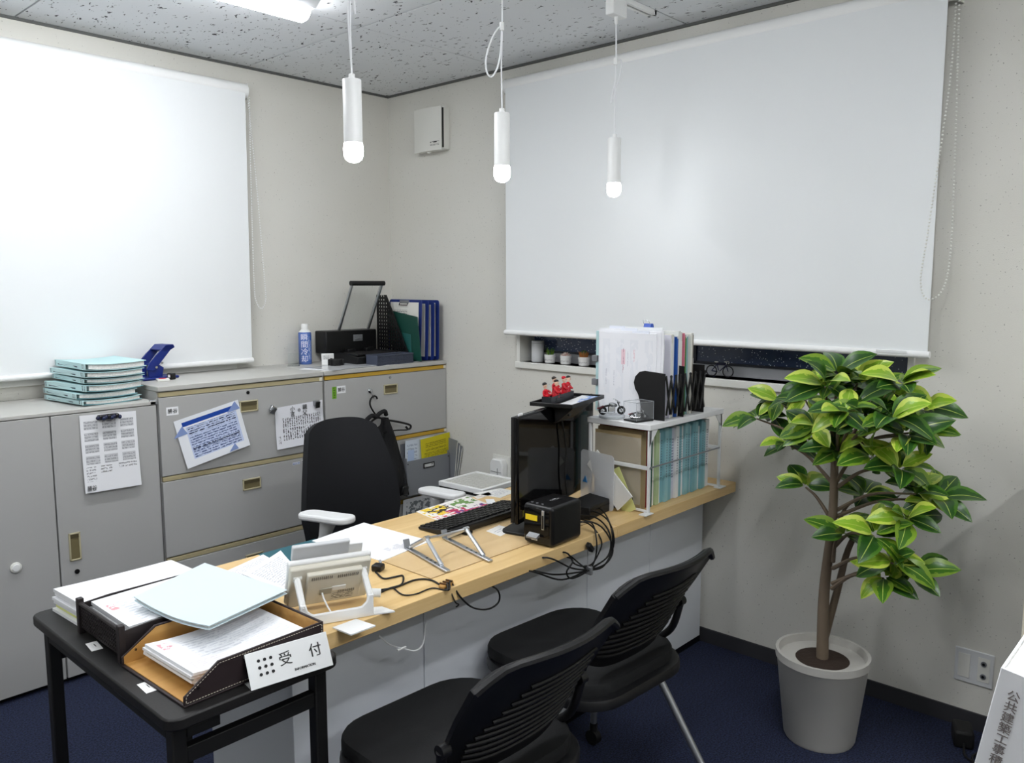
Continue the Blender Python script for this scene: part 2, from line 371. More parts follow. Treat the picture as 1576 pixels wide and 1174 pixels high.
# ------------------------------------------------------------------ ventilation cover
t = thing('ventilation_cover', 'square white ventilation cover mounted high on the wall near the corner', 'vent', (0, -.395, 2.325))
MB().bb(-.045, 0, -.108, .108, -.108, .108).build('housing', OFFW, t, bevel=.004)
MB().sheet(8, 8, lambda u, v: (-.058-.012*sin(pi*u), .108-.212*u, -.112+.22*v), .008).build('front_panel', OFFW, t, smooth=True)
MB().bb(-.052, -.044, -.108, -.1, -.1, .1).build('side_gap', BLACK, t)
MB().box((-.05,-.0,-.114), (.012,.02,.012)).build('pull_tab', OFFW, t, bevel=.002)
MB().sheet(1, 1, lambda u, v: (-.0592-.012*sin(pi*(.108+.03+.06*u)/.212), -.03-.06*u, -.088+.022*v), .0006).build('maker_label', print_mat('vent_print', (222,222,216), [(0,.45,1,1,(30,30,30),'rows',1.8), (0,.05,1,.4,(40,40,40),'rows',5)]), t)
# ------------------------------------------------------------------ roller blinds
def beads(pts, step=.0105, r=.0036):
    P = catmull([Vector(p) for p in pts], 160); m = MB(); acc = 0; last = P[0]
    for p in P:
        d = (p-last).length; acc += d; last = p
        if acc >= step: m.ico(p, r, 1); acc = 0
    return m
def blind_b():
    t = thing('roller_blind', 'large pulled-down white roller blind on the right wall behind the plant', 'roller blind', (-.05, -1.936, 2.455)); W = .97
    MB().cyl((0,-W-.012,0), (0,W+.01,0), .034, n=24).build('roller_tube', WHITE, t, smooth=True)
    for s in (-1, 1): MB().box((.018, s*(W+.016), .0), (.066,.006,.075)).build('bracket', OFFW, t, bevel=.002)
    MB().sheet(24, 20, lambda u, v: (-.031+.006*(1-v)+.004*sin(pi*u)*(1-v), W-.008-2*(W-.008)*u, -1.165+1.16*v), .0012).build('fabric', FABRIC, t, smooth=True)
    MB().cyl((-.024,-W+.0,-1.172), (-.024,W-.0,-1.172), .012, n=12).build('bottom_bar', WHITE, t, smooth=True)
    MB().box((-.037, -W+.12, -1.166), (.002,.1,.008)).build('bar_label', print_mat('bar_print', (226,228,228), [(0,0,1,1,(120,120,120),'rows',2)]), t)
    beads([(-.03,-W-.016,-.02), (-.035,-W-.012,-.3), (-.05,-W+.02,-.75), (-.06,-W+.032,-.92), (-.06,-W+.01,-.985), (-.05,-W-.03,-.96), (-.035,-W-.045,-.85), (-.03,-W-.04,-.55), (-.01,-W-.018,-.02)]).build('bead_chain', OFFW, t)['kind'] = 'stuff'
blind_b()
def blind_a():
    t = thing('roller_blind', 'bright white roller blind pulled down on the left wall above cabinets', 'roller blind', (-2.26, -.05, 2.43)); W = 1.34
    MB().cyl((-W-.01,0,0), (W+.012,0,0), .034, n=24).build('roller_tube', WHITE, t, smooth=True)
    for s in (-1, 1): MB().box((s*(W+.016), .018, 0), (.006,.066,.075)).build('bracket', OFFW, t, bevel=.002)
    MB().sheet(24, 20, lambda u, v: (-W+.008+2*(W-.008)*u-.012*(1-v)*u, -.031+.006*(1-v), -1.275+1.27*v), .0012).build('fabric', FABRIC, t, smooth=True)
    MB().cyl((-W,-.024,-1.282), (W-.015,-.024,-1.282), .012, n=12).build('bottom_bar', WHITE, t, smooth=True)
    beads([(W+.016,-.028,-.02), (W+.006,-.032,-.4), (W-.0,-.036,-.9), (W+.008,-.04,-1.0), (W+.035,-.04,-1.03), (W+.06,-.036,-.98), (W+.058,-.03,-.85), (W+.035,-.028,-.4), (W+.018,-.008,-.02)]).build('bead_chain', WHITE, t)['kind'] = 'stuff'
blind_a()
# ------------------------------------------------------------------ cabinets
YF = -.459
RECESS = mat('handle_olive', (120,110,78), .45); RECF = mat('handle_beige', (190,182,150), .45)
def recess(parent, x, z, w, h, fm):
    o = MB(); b = .006
    o.bb(x-w/2, x+w/2, -.005, .002, z+h/2-b, z+h/2); o.bb(x-w/2, x+w/2, -.005, .002, z-h/2, z-h/2+b); o.bb(x-w/2, x-w/2+b, -.005, .002, z-h/2, z+h/2); o.bb(x+w/2-b, x+w/2, -.005, .002, z-h/2, z+h/2)
    o = o.build('handle', fm, parent, bevel=.0015)
    MB().prism([(-.0015, z-h/2+b), (-.0015, z+h/2-b), (.001, z+h/2-b), (.001, z-h/2+b)], 0, x-w/2+b, x+w/2-b).build('handle_recess', RECESS, o)
    MB().bb(x-w/2+b, x+w/2-b, -.0035, -.001, z+h/2-b-.014, z+h/2-b).build('handle_shade', mat('handle_shadow', (84,76,52), .5), o)  # shade under the top edge of the recess, painted as a dark strip
t = thing('storage_cabinet', 'low light grey two-door steel cabinet with a calendar taped on its door', 'cabinet', (-1.985, YF, 0))
MB().bb(-.393, .393, .018, .455, .02, 1.035).build('body', STEEL, t)
MB().bb(-.393, .393, .0, .455, 1.037, 1.051).build('top', STEELT, t, bevel=.002)
MB().bb(-.38, .38, .03, .44, 0, .02).build('plinth', BLACK, t)
d = MB().bb(-.393, -.0025, 0, .018, .022, 1.034).build('door', STEEL, t, bevel=.0015)
d = MB().bb(.0025, .392, 0, .018, .022, 1.034).build('door', STEEL, t, bevel=.0015)
recess(d, .056, .529, .042, .108, RECF)
MB().cyl((.058,.001,.431), (.058,-.004,.431), .009, n=14).build('lock', BLACK, d, smooth=True)
MB().box((.385,.01,1.044), (.03,.02,.012)).cyl((.37,.01,1.05), (.4,.01,1.05), .006).build('hinge', STEELG, t, bevel=.001)
for nm, ccx, strip, lab in (('lateral_file', -1.19, (196,184,146), 'grey lateral file cabinet with pale beige strips and papers on its top drawer'), ('lateral_file', -.395, (206,166,62), 'grey lateral file cabinet with golden strips and a black hanger, in the corner')):
    t = thing(nm, lab, 'cabinet', (ccx, YF, 0), group='lateral file cabinets along the left wall')
    ST = mat('drawer_strip_%d' % strip[0], strip, .4, metal=.25)
    MB().bb(-.393, .393, .016, .455, .03, 1.086).build('body', STEEL, t)
    MB().bb(-.394, .394, -.004, .457, 1.087, 1.107).build('top', STEELT, t, bevel=.002)
    MB().bb(-.385, .385, .02, .45, 0, .03).build('plinth', BLACK, t)
    for k, (za, zb) in enumerate(((.737,1.061), (.395,.712), (.052,.368))):
        d = MB().bb(-.391, .391, 0, .016, za, zb).build('drawer', STEEL, t, bevel=.0015)
        recess(d, .005, zb-.075, .088, .05, RECF)
        MB().bb(-.388, .388, .001, .016, zb+.003, zb+.021).build('drawer_strip', ST, d, bevel=.001)
        MB().bb(.374, .39, -.001, .01, zb+.004, zb+.02).build('strip_cap', mat('strip_cap', (226,222,204), .4), d)
        if k == 0: MB().cyl((.003,.001,zb-.015), (.003,-.003,zb-.015), .0075, n=14).build('lock', STEELG if strip[0] > 200 else BLACK, d, smooth=True)
# round magnet on the left door
t = thing('round_magnet', 'round white magnet stuck on the left door of the low cabinet', 'magnet', (-2.132, YF, .5), rot=(pi/2,0,0))
MB().lathe([(.019,0), (.019,.007), (.016,.009), (.001,.009)], n=24).build('rim', OFFW, t, smooth=True)
MB().lathe([(.013,.009), (.012,.0115), (.001,.012)], n=20).build('cap', WHITE, t, smooth=True)
# stickers
def sticker(x, z, w, h, label, body=None, m=None, size=.018):
    t = thing('name_sticker', label, 'sticker', (x, YF-.0006, z))
    MB().sheet(1, 1, lambda u, v: (-w/2+w*u, 0, -h/2+h*v), .0006).build('label_sheet', m or PAPER, t)
    if body: text(body, size, INK, t, (0,-.0006,-.001), (pi/2,0,0))
sticker(-1.527, 1.003, .05, .034, 'white name sticker at the left end of the beige-strip cabinet', '勝谷', size=.021)
sticker(-.693, 1.012, .05, .036, 'white name sticker beside the green sticker on golden-strip cabinet', '勝谷', size=.021)
sticker(-.734, 1.0, .024, .058, 'small bright green sticker on the golden-strip cabinet drawer', m=print_mat('green_sticker', (112,168,40), [(.3,.1,.7,.95,(20,50,10),'rows',5)]))
sticker(-.955, .692, .038, .012, 'tiny blue-inked label on the second drawer behind the office chair', m=print_mat('tiny1', (214,220,232), [(.05,.1,.95,.9,(60,80,160),'rows',1.4)]))
sticker(-.912, .697, .03, .011, 'tiny white printed label on the second drawer near the office chair', m=print_mat('tiny2', (228,228,228), [(.05,.1,.95,.9,(60,60,60),'rows',1.4)]))
# ------------------------------------------------------------------ papers on the cabinet fronts
def posted(name, label, pts, m, bow=.01, extra=0):
    """A4 sheet on the cabinet front from its four photo corners (TL, TR, BR, BL)"""
    P = [at(px, py, y=YF-.004) for px, py in pts]; o = P[3]
    def fn(u, v):
        p = P[3]*(1-u)*(1-v)+P[2]*u*(1-v)+P[1]*u*v+P[0]*(1-u)*v
        return (p.x-o.x, p.y-o.y-bow*(1-v)*(1-v)-extra*u*(1-v), p.z-o.z)
    t = thing(name, label, 'paper', o); MB().sheet(10, 10, fn, .0004).build('sheet', m, t, smooth=True); return t
cal = []
for i in range(3):
    for j in range(4):
        cal.append((.06+.32*i, .36+.15*j, .30+.32*i, .47+.15*j, (206,207,210), 'solid', 1)); 
        cal.append((.06+.32*i, .36+.15*j, .30+.32*i, .47+.15*j, (160,162,166), 'rows', 26))
cal += [(.05,.14,.22,.33,(165,165,169),'rows',26), (.3,.24,.5,.33,(150,150,150),'rows',26), (.62,.27,.95,.35,(160,160,164),'rows',26)]
t = posted('calendar_sheet', 'printed yearly calendar sheet hanging on the low cabinet door', [(122,640),(209,632),(216,745),(130,759)], print_mat('calendar_print', (240,241,244), cal), .012)
text('勝谷', .022, INK, t, (.024, -.0145, .016), (pi/2,0,0), sx=.8)
t = thing('magnet_clip', 'dark cluster of small magnets clipping the calendar sheet to the door', 'magnet', at(166, 641, y=YF-.012))
MB().box((0,0,0), (.075,.012,.02)).build('bar', BLACK, t, bevel=.003)
for k in range(9): MB().sph((-.04+.01*k, -.01-.004*random.random(), .004*sin(k*2.1)), .0085, 8).build('stone', mat('dark_stone_%d' % (k % 3), [(26,30,60),(36,34,38),(40,48,80)][k % 3], .25), t, smooth=True)
bl = [(.1,.83,.94,.92,(20,70,165),'solid',1), (.14,.14,.93,.80,(200,212,240),'solid',1), (.16,.62,.9,.79,(30,40,80),'rows',22), (.16,.16,.9,.6,(80,95,140),'rows',20), (.16,.30,.9,.36,(24,34,70),'rows',22)]
t = posted('notice_sheet', 'tilted printed notice with blue bar taped on the beige-strip drawer', [(267,649),(366,615),(383,684),(287,721)], print_mat('blue_notice', (238,241,246), bl), .012)
TAPE = mat('blue_tape', (150,172,224), .3, alpha=.85)
for (u, v, s) in ((.05,.72,.03), (.9,.86,.03), (.74,.06,.022)):
    P = [Vector(p) for p in [at(267,649,y=YF-.004), at(366,615,y=YF-.004), at(383,684,y=YF-.004), at(287,721,y=YF-.004)]]
    p = P[3]*(1-u)*(1-v)+P[2]*u*(1-v)+P[1]*u*v+P[0]*(1-u)*v-P[3]
    MB().prism([(p.x-s, p.z-s*.6), (p.x+s, p.z-s*.1), (p.x+s*.2, p.z+s)], 1, p.y-.014*(1-v)**2-.0012, p.y-.014*(1-v)**2-.0006).build('tape', TAPE, t)
cg = [(.14,.48,.93,.72,(50,50,52),'cols',22), (.14,.18,.93,.46,(50,50,52),'cols',22), (.05,.12,.09,.3,(60,60,60),'cols',30)]
t = posted('proverb_sheet', 'sheet of vertical brush-style writing held by two metal clips on the drawer', [(423,628),(496,615),(499,677),(425,692)], print_mat('proverb_print', (236,237,243), cg), .010)
for b_, x, z, s in (('親', .155, .178, .026), ('父', .155, .152, .026), ('の', .125, .168, .018), ('小', .09, .176, .026), ('言', .09, .152, .026)): text(b_, s, INK, t, (x, -.0025, z), (pi/2,0,0))
for (px, py, a, lab) in ((420,629,.6,'silver cube magnet clip at the left corner of the writing sheet'), (487,620,-.05,'dark metal clip at the right corner of the writing sheet')):
    t = thing('paper_clip', lab, 'clip', at(px, py, y=YF-.012), rot=(0, a, 0))
    MB().box((0,0,0), (.028,.018,.024)).build('clip_body', CHROME if a > 0 else STEELG, t, bevel=.002)
    MB().box((0,-.012,-.008), (.022,.004,.03), (.25,0,0)).build('clip_lever', BLACK if a < 0 else ALU, t, bevel=.001)
# hook, hanger, black garment
t = thing('magnet_hook', 'chrome magnetic hook on the golden-strip drawer holding the hanger', 'hook', at(569, 601, y=YF))
MB().lathe([(.012,0), (.013,.006), (.006,.012), (.001,.012)], n=18, M=Matrix.Rotation(pi/2, 4, 'X')).build('base', CHROME, t, smooth=True)
MB().tube([(0,-.012,-.002), (.002,-.018,-.016), (.003,-.02,-.03), (0,-.03,-.036), (-.002,-.036,-.026)], .0018, n=6).build('hook_wire', CHROME, t, smooth=True)
hb = at(569, 601, y=YF)
t = thing('clothes_hanger', 'black plastic clothes hanger hanging from the magnetic hook', 'hanger', (hb.x, YF-.028, hb.z-.03))
MB().tube([(.024,0,-.012), (.018,0,.0), (.0,0,.004), (-.018,0,-.012), (-.02,0,-.04), (-.002,-.004,-.075), (.02,-.008,-.105)], .0045, n=8).build('hanger_hook', BLACK, t, smooth=True)
MB().tube([(-.11,-.02,-.17), (-.06,-.016,-.142), (-.02,-.01,-.118), (.02,-.008,-.105), (.06,-.012,-.12), (.14,-.018,-.14), (.215,-.02,-.165), (.22,-.02,-.182), (.205,-.02,-.186), (.19,-.02,-.172)], .0055, n=8).build('hanger_arm', BLACK, t, smooth=True)
MB().tube([(-.1,-.018,-.176), (.0,-.016,-.18), (.12,-.018,-.182), (.2,-.018,-.19)], .004, n=6).build('hanger_bar', BLACK, t, smooth=True)
t = thing('black_vest', 'black sleeveless garment hanging on the hanger behind the office chair', 'clothing', (hb.x, YF-.03, hb.z-.13))
CLOTH = mat('black_cloth', (19,19,21), .8, bump=(60,.8))
def vest(u, v):
    h = v*.42; wl = -.06-.06*min(1, v*2.2); wr = .085+.075*min(1, v*1.6)+.02*v
    x = wl+(wr-wl)*u; dip = .06*max(0, 1-abs(u-.42)/.28)**.7*(1-v)
    y = -.012-.03*v+.009*sin(u*19+v*3)+.006*sin(u*7-v*9)
    return (x, y, -h-dip-.02*abs(u-.45)*(1-v))
MB().sheet(28, 20, lambda u, v: vest(u, 1-v), .006).build('front_panel', CLOTH, t, smooth=True)
MB().tube([(-.055,-.012,-.006), (-.03,-.02,.012), (.0,-.018,.004), (.02,-.02,.018), (.05,-.022,.026), (.065,-.016,.004)], .011, n=8).build('collar', CLOTH, t, smooth=True)
MB().box((.14,-.06,-.39), (.05,.02,.05), (.1,.2,.2)).build('pocket_flap', mat('black_leather', (16,16,17), .3), t, bevel=.01)
# document pocket on second drawer
t = thing('document_pocket', 'grey plastic document pocket fixed on the corner cabinet drawer', 'document holder', (-.182, YF-.0005, .42))
PG = mat('pocket_grey', (128,131,136), .5)
MB().bb(-.15, .15, -.05, -.047, 0, .185).build('front', PG, t, bevel=.001)
MB().bb(-.15, -.147, -.047, -.003, 0, .2).build('side', PG, t); MB().bb(.147, .15, -.047, -.003, 0, .2).build('side', PG, t)
MB().bb(-.15, .15, -.003, 0, 0, .27).build('back', PG, t); MB().bb(-.147, .147, -.047, -.003, 0, .003).build('bottom', PG, t)
MB().bb(-.038, .04, -.0535, -.05, .13, .158).build('label_holder', BLACK, t, bevel=.001)
MB().sheet(1, 1, lambda u, v: (-.031+.064*u, -.0538, .136+.016*v), .0004).build('label_card', print_mat('pocket_lbl', (206,208,206), [(.05,.2,.3,.8,(40,40,40),'rows',2), (.7,.2,.95,.8,(40,40,40),'rows',2)]), t)
for x, z in ((-.143,.17), (.143,.17), (-.143,.01), (.143,.01)): MB().cyl((x,-.05,z), (x,-.052,z), .003, n=8).build('rivet', BLACK, t)
t = thing('yellow_document', 'bright yellow printed sheet standing in the grey document pocket', 'paper', (-.13, YF-.034, .44), rot=(.01,-.06,0))
MB().sheet(4, 4, lambda u, v: (-.08+.21*u, -.002, .27*v), .001).build('sheet', print_mat('yellow_print', (214,200,30), [(.15,.80,.85,.9,(120,110,10),'rows',30), (.15,.72,.85,.78,(90,84,10),'rows',30), (.1,.60,.9,.7,(120,112,12),'rows',34), (.1,.5,.9,.58,(110,100,12),'rows',34)]), t)
t = thing('clear_file', 'clear file with pale papers standing left of the yellow sheet', 'file', (-.27, YF-.02, .44), rot=(.03,0,0))
MB().sheet(2, 2, lambda u, v: (-.05+.2*u, 0, .27*v), .003).build('sheet', print_mat('clearfile', (214,224,236), [(.05,.6,.4,.92,(170,182,200),'rows',14), (.08,.3,.3,.8,(186,206,236),'solid',1)], .15), t)
for k, nm in enumerate(('leftmost', 'middle', 'rightmost')):
    t = thing('wall_file', 'thin grey folder standing edge-on beside the document pocket, %s of three' % nm, 'folder', (-.024+.007*k, YF-.004, .4), rot=(.12+.05*k,0,0), group='grey folders by the wall')
    MB().box((0,-.035,.14), (.002,.07,.3-.02*k)).build('board', PG, t, bevel=.0005)
    MB().box((0,-.0715,.14), (.0028,.003,.28-.02*k)).build('edge_strip', OFFW, t)
t = thing('leaflet', 'printed leaflet standing against the lowest drawer behind the white armrest', 'paper', (-.24, YF-.012, .2), rot=(.08,0,0))
MB().sheet(2, 2, lambda u, v: (-.1+.21*u, 0, .2*v), .002).build('sheet', print_mat('leaflet_print', (214,216,218), [(.1,.5,.9,.9,(120,126,130),'blob',9), (.1,.1,.9,.4,(150,150,156),'rows',14)]), t)
# ------------------------------------------------------------------ reception desks and the black side table
DZ = .72; DF, DB = -2.19, -1.57; PY = -2.05
def desk(x0, x1, panels, label):
    t = thing('reception_desk', label, 'desk', (x0, DF, 0), group='reception desks in a row')
    L = x1-x0; D = DB-DF; p = PY-DF
    MB().bb(.0008, L-.0008, 0, D, DZ-.04, DZ).build('desktop', WOOD, t, bevel=.0015)
    for a, b_ in panels: MB().bb(a-x0+.0015, b_-x0-.0015, p, p+.02, .03, DZ-.04).build('front_panel', PANEL, t, bevel=.0015)
    for s in (.022, L-.044): MB().bb(s, s+.022, p+.021, D-.02, .0, DZ-.04).build('side_panel', PANEL, t, bevel=.001)
    MB().bb(.0, L, p+.004, p+.03, 0, .03).build('plinth', BLACK, t)
    MB().bb(.05, L-.06, D-.2, D-.18, .45, DZ-.04).build('apron', PANEL, t)
desk(-2.0, -.84, [(-2.0,-1.574), (-1.574,-.818)], 'long maple-topped reception desk with grey front panels, holding the monitor')
desk(-.84, -.012, [(-.818,-.423), (-.423,-.02)], 'shorter maple-topped desk against the right wall under the file rack')
t = thing('side_table', 'small black folding table with rounded corners at the end of the desk', 'table', (-2.2, -1.883, 0))
TZ = .70
MB().prism(rrect(.392,.764,.03), 2, TZ-.025, TZ).build('tabletop', TABLE, t, bevel=.004)
for sx in (-1, 1):
    for sy in (-1, 1): MB().box((sx*.162, sy*.335, (TZ-.025)/2), (.03,.03,TZ-.025)).build('leg', SATIN, t, bevel=.003)
for sy in (-1, 1):
    MB().box((0, sy*.335, TZ-.10), (.294,.022,.034)).build('cross_rail', SATIN, t, bevel=.002)
    MB().box((-.112, sy*.335, TZ-.052), (.07,.03,.022)).build('hinge_bracket', SATIN, t, bevel=.002)
for sx in (-1, 1): MB().box((sx*.165, 0, TZ-.045), (.022,.64,.036)).build('side_rail', SATIN, t, bevel=.002)
# ------------------------------------------------------------------ visitor chairs
SHELL = mat('chair_shell_black', (17,17,19), .42); SEATF = mat('chair_fabric_black', (16,17,19), .8, bump=(500,.3)); LEGC = mat('chair_leg_silver', (176,179,183), .3, metal=.8)
RIBM = mat('chair_rib', (26,25,24), .45)
def back_pt(u, v):
    """visitor chair back: u across -1..1, v up 0..1 (local chair frame, facing +y)"""
    w = .196+.022*min(1, v*1.5)**.8
    z = .485+.305*v+.05*(abs(u)**4)*(1-v)**2-.045*(abs(u)**6)*v
    y = -.175-.14*v-.03*v*v+.06*(u*u)*(.35+.65*v)
    return Vector((w*u, y, z))
def visitor_chair(x, y, rz, label):
    t = thing('visitor_chair', label, 'chair', (x, y, 0), rz, 'black visitor chairs at the desk')
    # seat: upholstered pad over a wider plastic shell
    def pad(w, d, r, z0, z1, puff):
        b = MB(); ring = rrect(w, d, r, 6); n = len(ring); levels = []
        for (s, z) in ((.9,z0), (1,z0+.006), (1,z1-.012), (.985,z1-.004), (.93,z1), (.6,z1+puff), (.25,z1+puff*1.2)):
            levels.append([b.b.verts.new((px*s, py*s, z-.02*max(0, (py/(d/2))-.55)**1.2*1.0)) for px, py in ring])
        for a, c_ in zip(levels, levels[1:]):
            for i in range(n): b.b.faces.new([a[i], a[(i+1)%n], c_[(i+1)%n], c_[i]])
        b.b.faces.new(levels[0][::-1]); b.b.faces.new(levels[-1]); return b
    pad(.445,.455,.11,.43,.47,.004).build('seat_cushion', SEATF, t, smooth=True, loc=(0,.015,0))
    pad(.475,.47,.12,.40,.437,0).build('seat_shell', SHELL, t, smooth=True)
    bk = MB().sheet(24, 18, lambda u, v: back_pt(2*u-1, v), .012).build('backrest', SHELL, t, smooth=True)
    for k in range(11):
        v = .13+.06*k; sh = .86-.03*k-.0*k; lo = -.80+.07*max(0, k-3)
        pts = [back_pt(lo+(.82-lo)*j/8, v)+Vector((0,-.0035,0)) for j in range(9)]
        MB().tube(pts, .0042, n=6, smooth=0).build('rib', RIBM, bk, smooth=True)
    MB().tube([back_pt(-1+j/8*2, 1)+Vector((0,-.004,.003)) for j in range(9)], .0095, n=8, smooth=2).build('top_rim', SHELL, bk, smooth=True)
    for s in (-1, 1):
        h = back_pt(s, .32)
        MB().cyl(h+Vector((s*-.004,0,0)), h+Vector((s*.018,.0,0)), .015, n=14).build('hinge', SHELL, t, smooth=True)
        MB().tube([h+Vector((s*.012,0,0)), Vector((s*.206,-.165,.50)), Vector((s*.215,-.08,.43))], .011, n=10).build('back_bracket', SHELL, t, smooth=True)
        rl = Vector((s*.245,-.29,.05)); fl = Vector((s*.222,.14,.05))
        MB().tube([(s*.215,-.06,.405), (s*.225,-.13,.30), rl], .0115, n=10).build('leg', LEGC, t, smooth=True)
        MB().tube([(s*.215,.12,.405), (s*.222,.135,.30), fl], .0115, n=10).build('leg', LEGC, t, smooth=True)
        for e in (rl, fl):
            MB().cyl(e+Vector((-.012,0,-.025)), e+Vector((.012,0,-.025)), .025, n=16).cyl(e+Vector((0,0,-.02)), e+Vector((0,0,.025)), .013, n=10).build('caster', RUBBER, t, smooth=True)
visitor_chair(-1.765, -2.395, R(-2), 'nearer black visitor chair with a ribbed back pushed up to the desk')
visitor_chair(-1.185, -2.315, R(-3), 'farther black visitor chair with a ribbed back, right of the nearer one')
# ------------------------------------------------------------------ office chair behind the desk
t = thing('office_chair', 'black high-backed office chair with white armrests behind the desk', 'chair', (-1.155, -1.33, 0), R(-6))
MESHB = mat('mesh_navy_black', (9,11,17), .75, bump=(700,.4))
def ob(u, v):
    a = 2*u-1; w = .228-.07*v**2.2-.075*max(0, .32-v)**.7
    z = .53+.45*v-.035*abs(a)**4*v-.05*abs(a)**3*(1-v)
    return (w*a, .235+.05*v-.05*a*a+.03*(v-.4)**2*4, z)
MB().sheet(20, 20, lambda u, v: ob(u, v), -.025).build('backrest', MESHB, t, smooth=True)
MB().prism(rrect(.48,.46,.09), 2, .43, .49).build('seat', MESHB, t, bevel=.02, seg=3)
ARMW = mat('armrest_white', (232,233,233), .4)
for s in (-1, 1):
    MB().prism([(px, py) for px, py in rrect(.08,.25,.038, 6)], 2, .693, .717).build('armrest', ARMW, t, bevel=.008, loc=((.262 if s > 0 else -.232),-.085,0), rot=(R(-4),0,s*R(-6)+R(8)), seg=3)
    MB().tube([((.255 if s > 0 else -.225),-.02,.69), ((.262 if s > 0 else -.235),.0,.62), (s*.25,.03,.52), (s*.2,.02,.435)], .02, n=10, rad=lambda q: .032-.012*min(1, q*3)).build('arm_post', ARMW, t, smooth=True)
MB().tube([(0,.26,.62), (0,.3,.5), (0,.18,.42), (0,.02,.41)], .025, n=10).build('back_bar', OFFW, t, smooth=True)
MB().cyl((0,0,.12), (0,0,.43), .025).build('gas_column', BLACK, t, smooth=True)
for k in range(5):
    a = 2*pi*k/5+.3; e = Vector((.29*cos(a), .29*sin(a), .07))
    l = MB().tube([(0,0,.12), e*.6+Vector((0,0,.045)), e+Vector((0,0,.01))], .018, n=8).build('base_arm', OFFW, t, smooth=True)
    MB().cyl(e+Vector((-.02,0,-.04)), e+Vector((.02,0,-.04)), .03, n=14).build('caster', RUBBER, l, smooth=True)
# white slatted floor unit beside the wall, plug adapter on the wall
t = thing('slatted_unit', 'white floor-standing unit with slatted grille top between desk and wall', 'appliance', (-.41, -1.115, 0), R(3))
MB().bb(-.125, .125, -.13, .13, .02, .592).build('body', OFFW, t, bevel=.008)
MB().bb(-.12, .12, -.125, .125, .0, .02).build('base', BLACK, t); MB().bb(-.127, .127, -.132, .132, .588, .600).build('dark_band', BLACK, t)
MB().bb(-.13, .13, -.135, -.118, .600, .622).bb(-.13, .13, .118, .135, .600, .622).bb(-.13, -.112, -.118, .118, .600, .622).bb(.112, .13, -.118, .118, .600, .622).build('top_frame', WHITE, t, bevel=.002)
MB().bb(-.112, .112, -.118, .118, .600, .604).build('tray', mat('tray_dark', (60,62,66), .6), t)
for k in range(15): MB().bb(-.11, .11, -.112+.0157*k, -.1035+.0157*k, .609, .619).build('slat', OFFW, t)
t = thing('plug_adapter', 'white plug adapter block in the wall socket beyond the desk', 'adapter', (0, -.873, .54))
MB().prism([(-.045,-.07), (.045,-.07), (.045,.06), (.03,.085), (-.03,.085), (-.045,.06)], 0, -.045, -.006).build('block', WHITE, t, bevel=.006)
MB().bb(-.006, 0, -.06, .06, -.1, .1).build('wall_plate', OFFW, t, bevel=.002)
MB().box((-.0465,-.01,-.01), (.002,.002,.1)).box((-.0465,.0,.02), (.002,.07,.002)).build('seam', STEELG, t)
# ------------------------------------------------------------------ things on the storage cabinet: file stack, hole punch, stamps
SPINE = print_mat('spine_print', (196,226,228), [(.1,.25,.75,.75,(60,80,90),'rows',1.6), (.0,.1,.07,.9,(40,50,60),'cols',16), (.9,.1,.97,.9,(40,50,60),'cols',16)])
zz = 1.0515
base_dx = [-.01, -.02, .0, .03, .02, .045]; lab6 = ['bottommost', 'second from bottom', 'third from bottom', 'fourth from bottom', 'fifth from bottom', 'topmost']
for k in range(6):
    th = .017+.007*((k*37) % 3)/2
    a = R([7, 3, 9, 2, 4, 1][k])
    t = thing('paper_file', '%s pale teal paper file in the stack on the low cabinet' % lab6[k], 'file', (-1.745+base_dx[k]*.7, -.25+.008*(k % 2), zz), a, 'teal files stacked on the low cabinet')
    w_, l_ = .235, .305
    sag = lambda u: .006*(2*u-1)**2
    MB().sheet(8, 2, lambda u, v: (-w_/2+w_*u, -l_/2+l_*v, .0018+sag(u)), .0015).build('back_cover', TEALD if k < 3 else TEAL, t, smooth=True)
    MB().sheet(8, 2, lambda u, v: (-w_/2+w_*u, -l_/2+l_*v, th+sag(u)), .0015).build('front_cover', TEAL, t, smooth=True)
    MB().sheet(2, 1, lambda u, v: (-w_/2-.002-.004*sin(pi*v), l_/2-l_*u, .006+(th)*v), .0015).build('spine', SPINE, t, smooth=True)
    b = MB(); 
    b.prism([(-w_/2+.012, .0045+sag(.05))]+[(-w_/2+.012+(w_-.02)*i/6, .0035+sag(.05+.9*i/6)) for i in range(1,7)]+[(-w_/2+.012+(w_-.02)*i/6, th-.003+sag(.05+.9*i/6)) for i in range(6,-1,-1)], 1, -l_/2+.004, l_/2-.004)
    b.build('pages', PAGES, t)
    zz += th+.0065
hp = Vector((-1.462, -.17, 1.1075))
t = thing('hole_punch', 'large navy blue two-hole punch standing beside the teal files', 'hole punch', hp, R(8))
MB().bb(-.085, .085, -.05, .05, 0, .012).build('base', BLUE, t, bevel=.005)
for s in (-1, 1):
    MB().prism([(-.05,.012), (.012,.012), (.02,.05), (-.01,.07), (-.055,.05)], 1, s*.032-.004, s*.032+.004).build('bracket', BLUE, t, bevel=.001)
    MB().prism([(-.065,.045), (-.03,.04), (.0,.07), (.055,.128), (.072,.135), (.068,.148), (.03,.147), (-.015,.11), (-.05,.075)], 1, s*.04-.003, s*.04+.003).build('lever_arm', BLUE, t, bevel=.002)
    MB().cyl((-.02,s*.026,.0), (-.02,s*.026,.06), .006, n=10).build('punch_pin', CHROME, t, smooth=True)
    MB().cyl((-.02,s*.044,.055), (-.02,s*.046,.055), .006, n=10).cyl((.008,s*.044,.072), (.008,s*.046,.072), .005, n=10).build('rivet', CHROME, t)
MB().prism([(.02,.118), (.055,.126), (.074,.135), (.068,.149), (.03,.149), (.005,.128)], 1, -.043, .043).build('lever_grip', BLUE, t, bevel=.003)
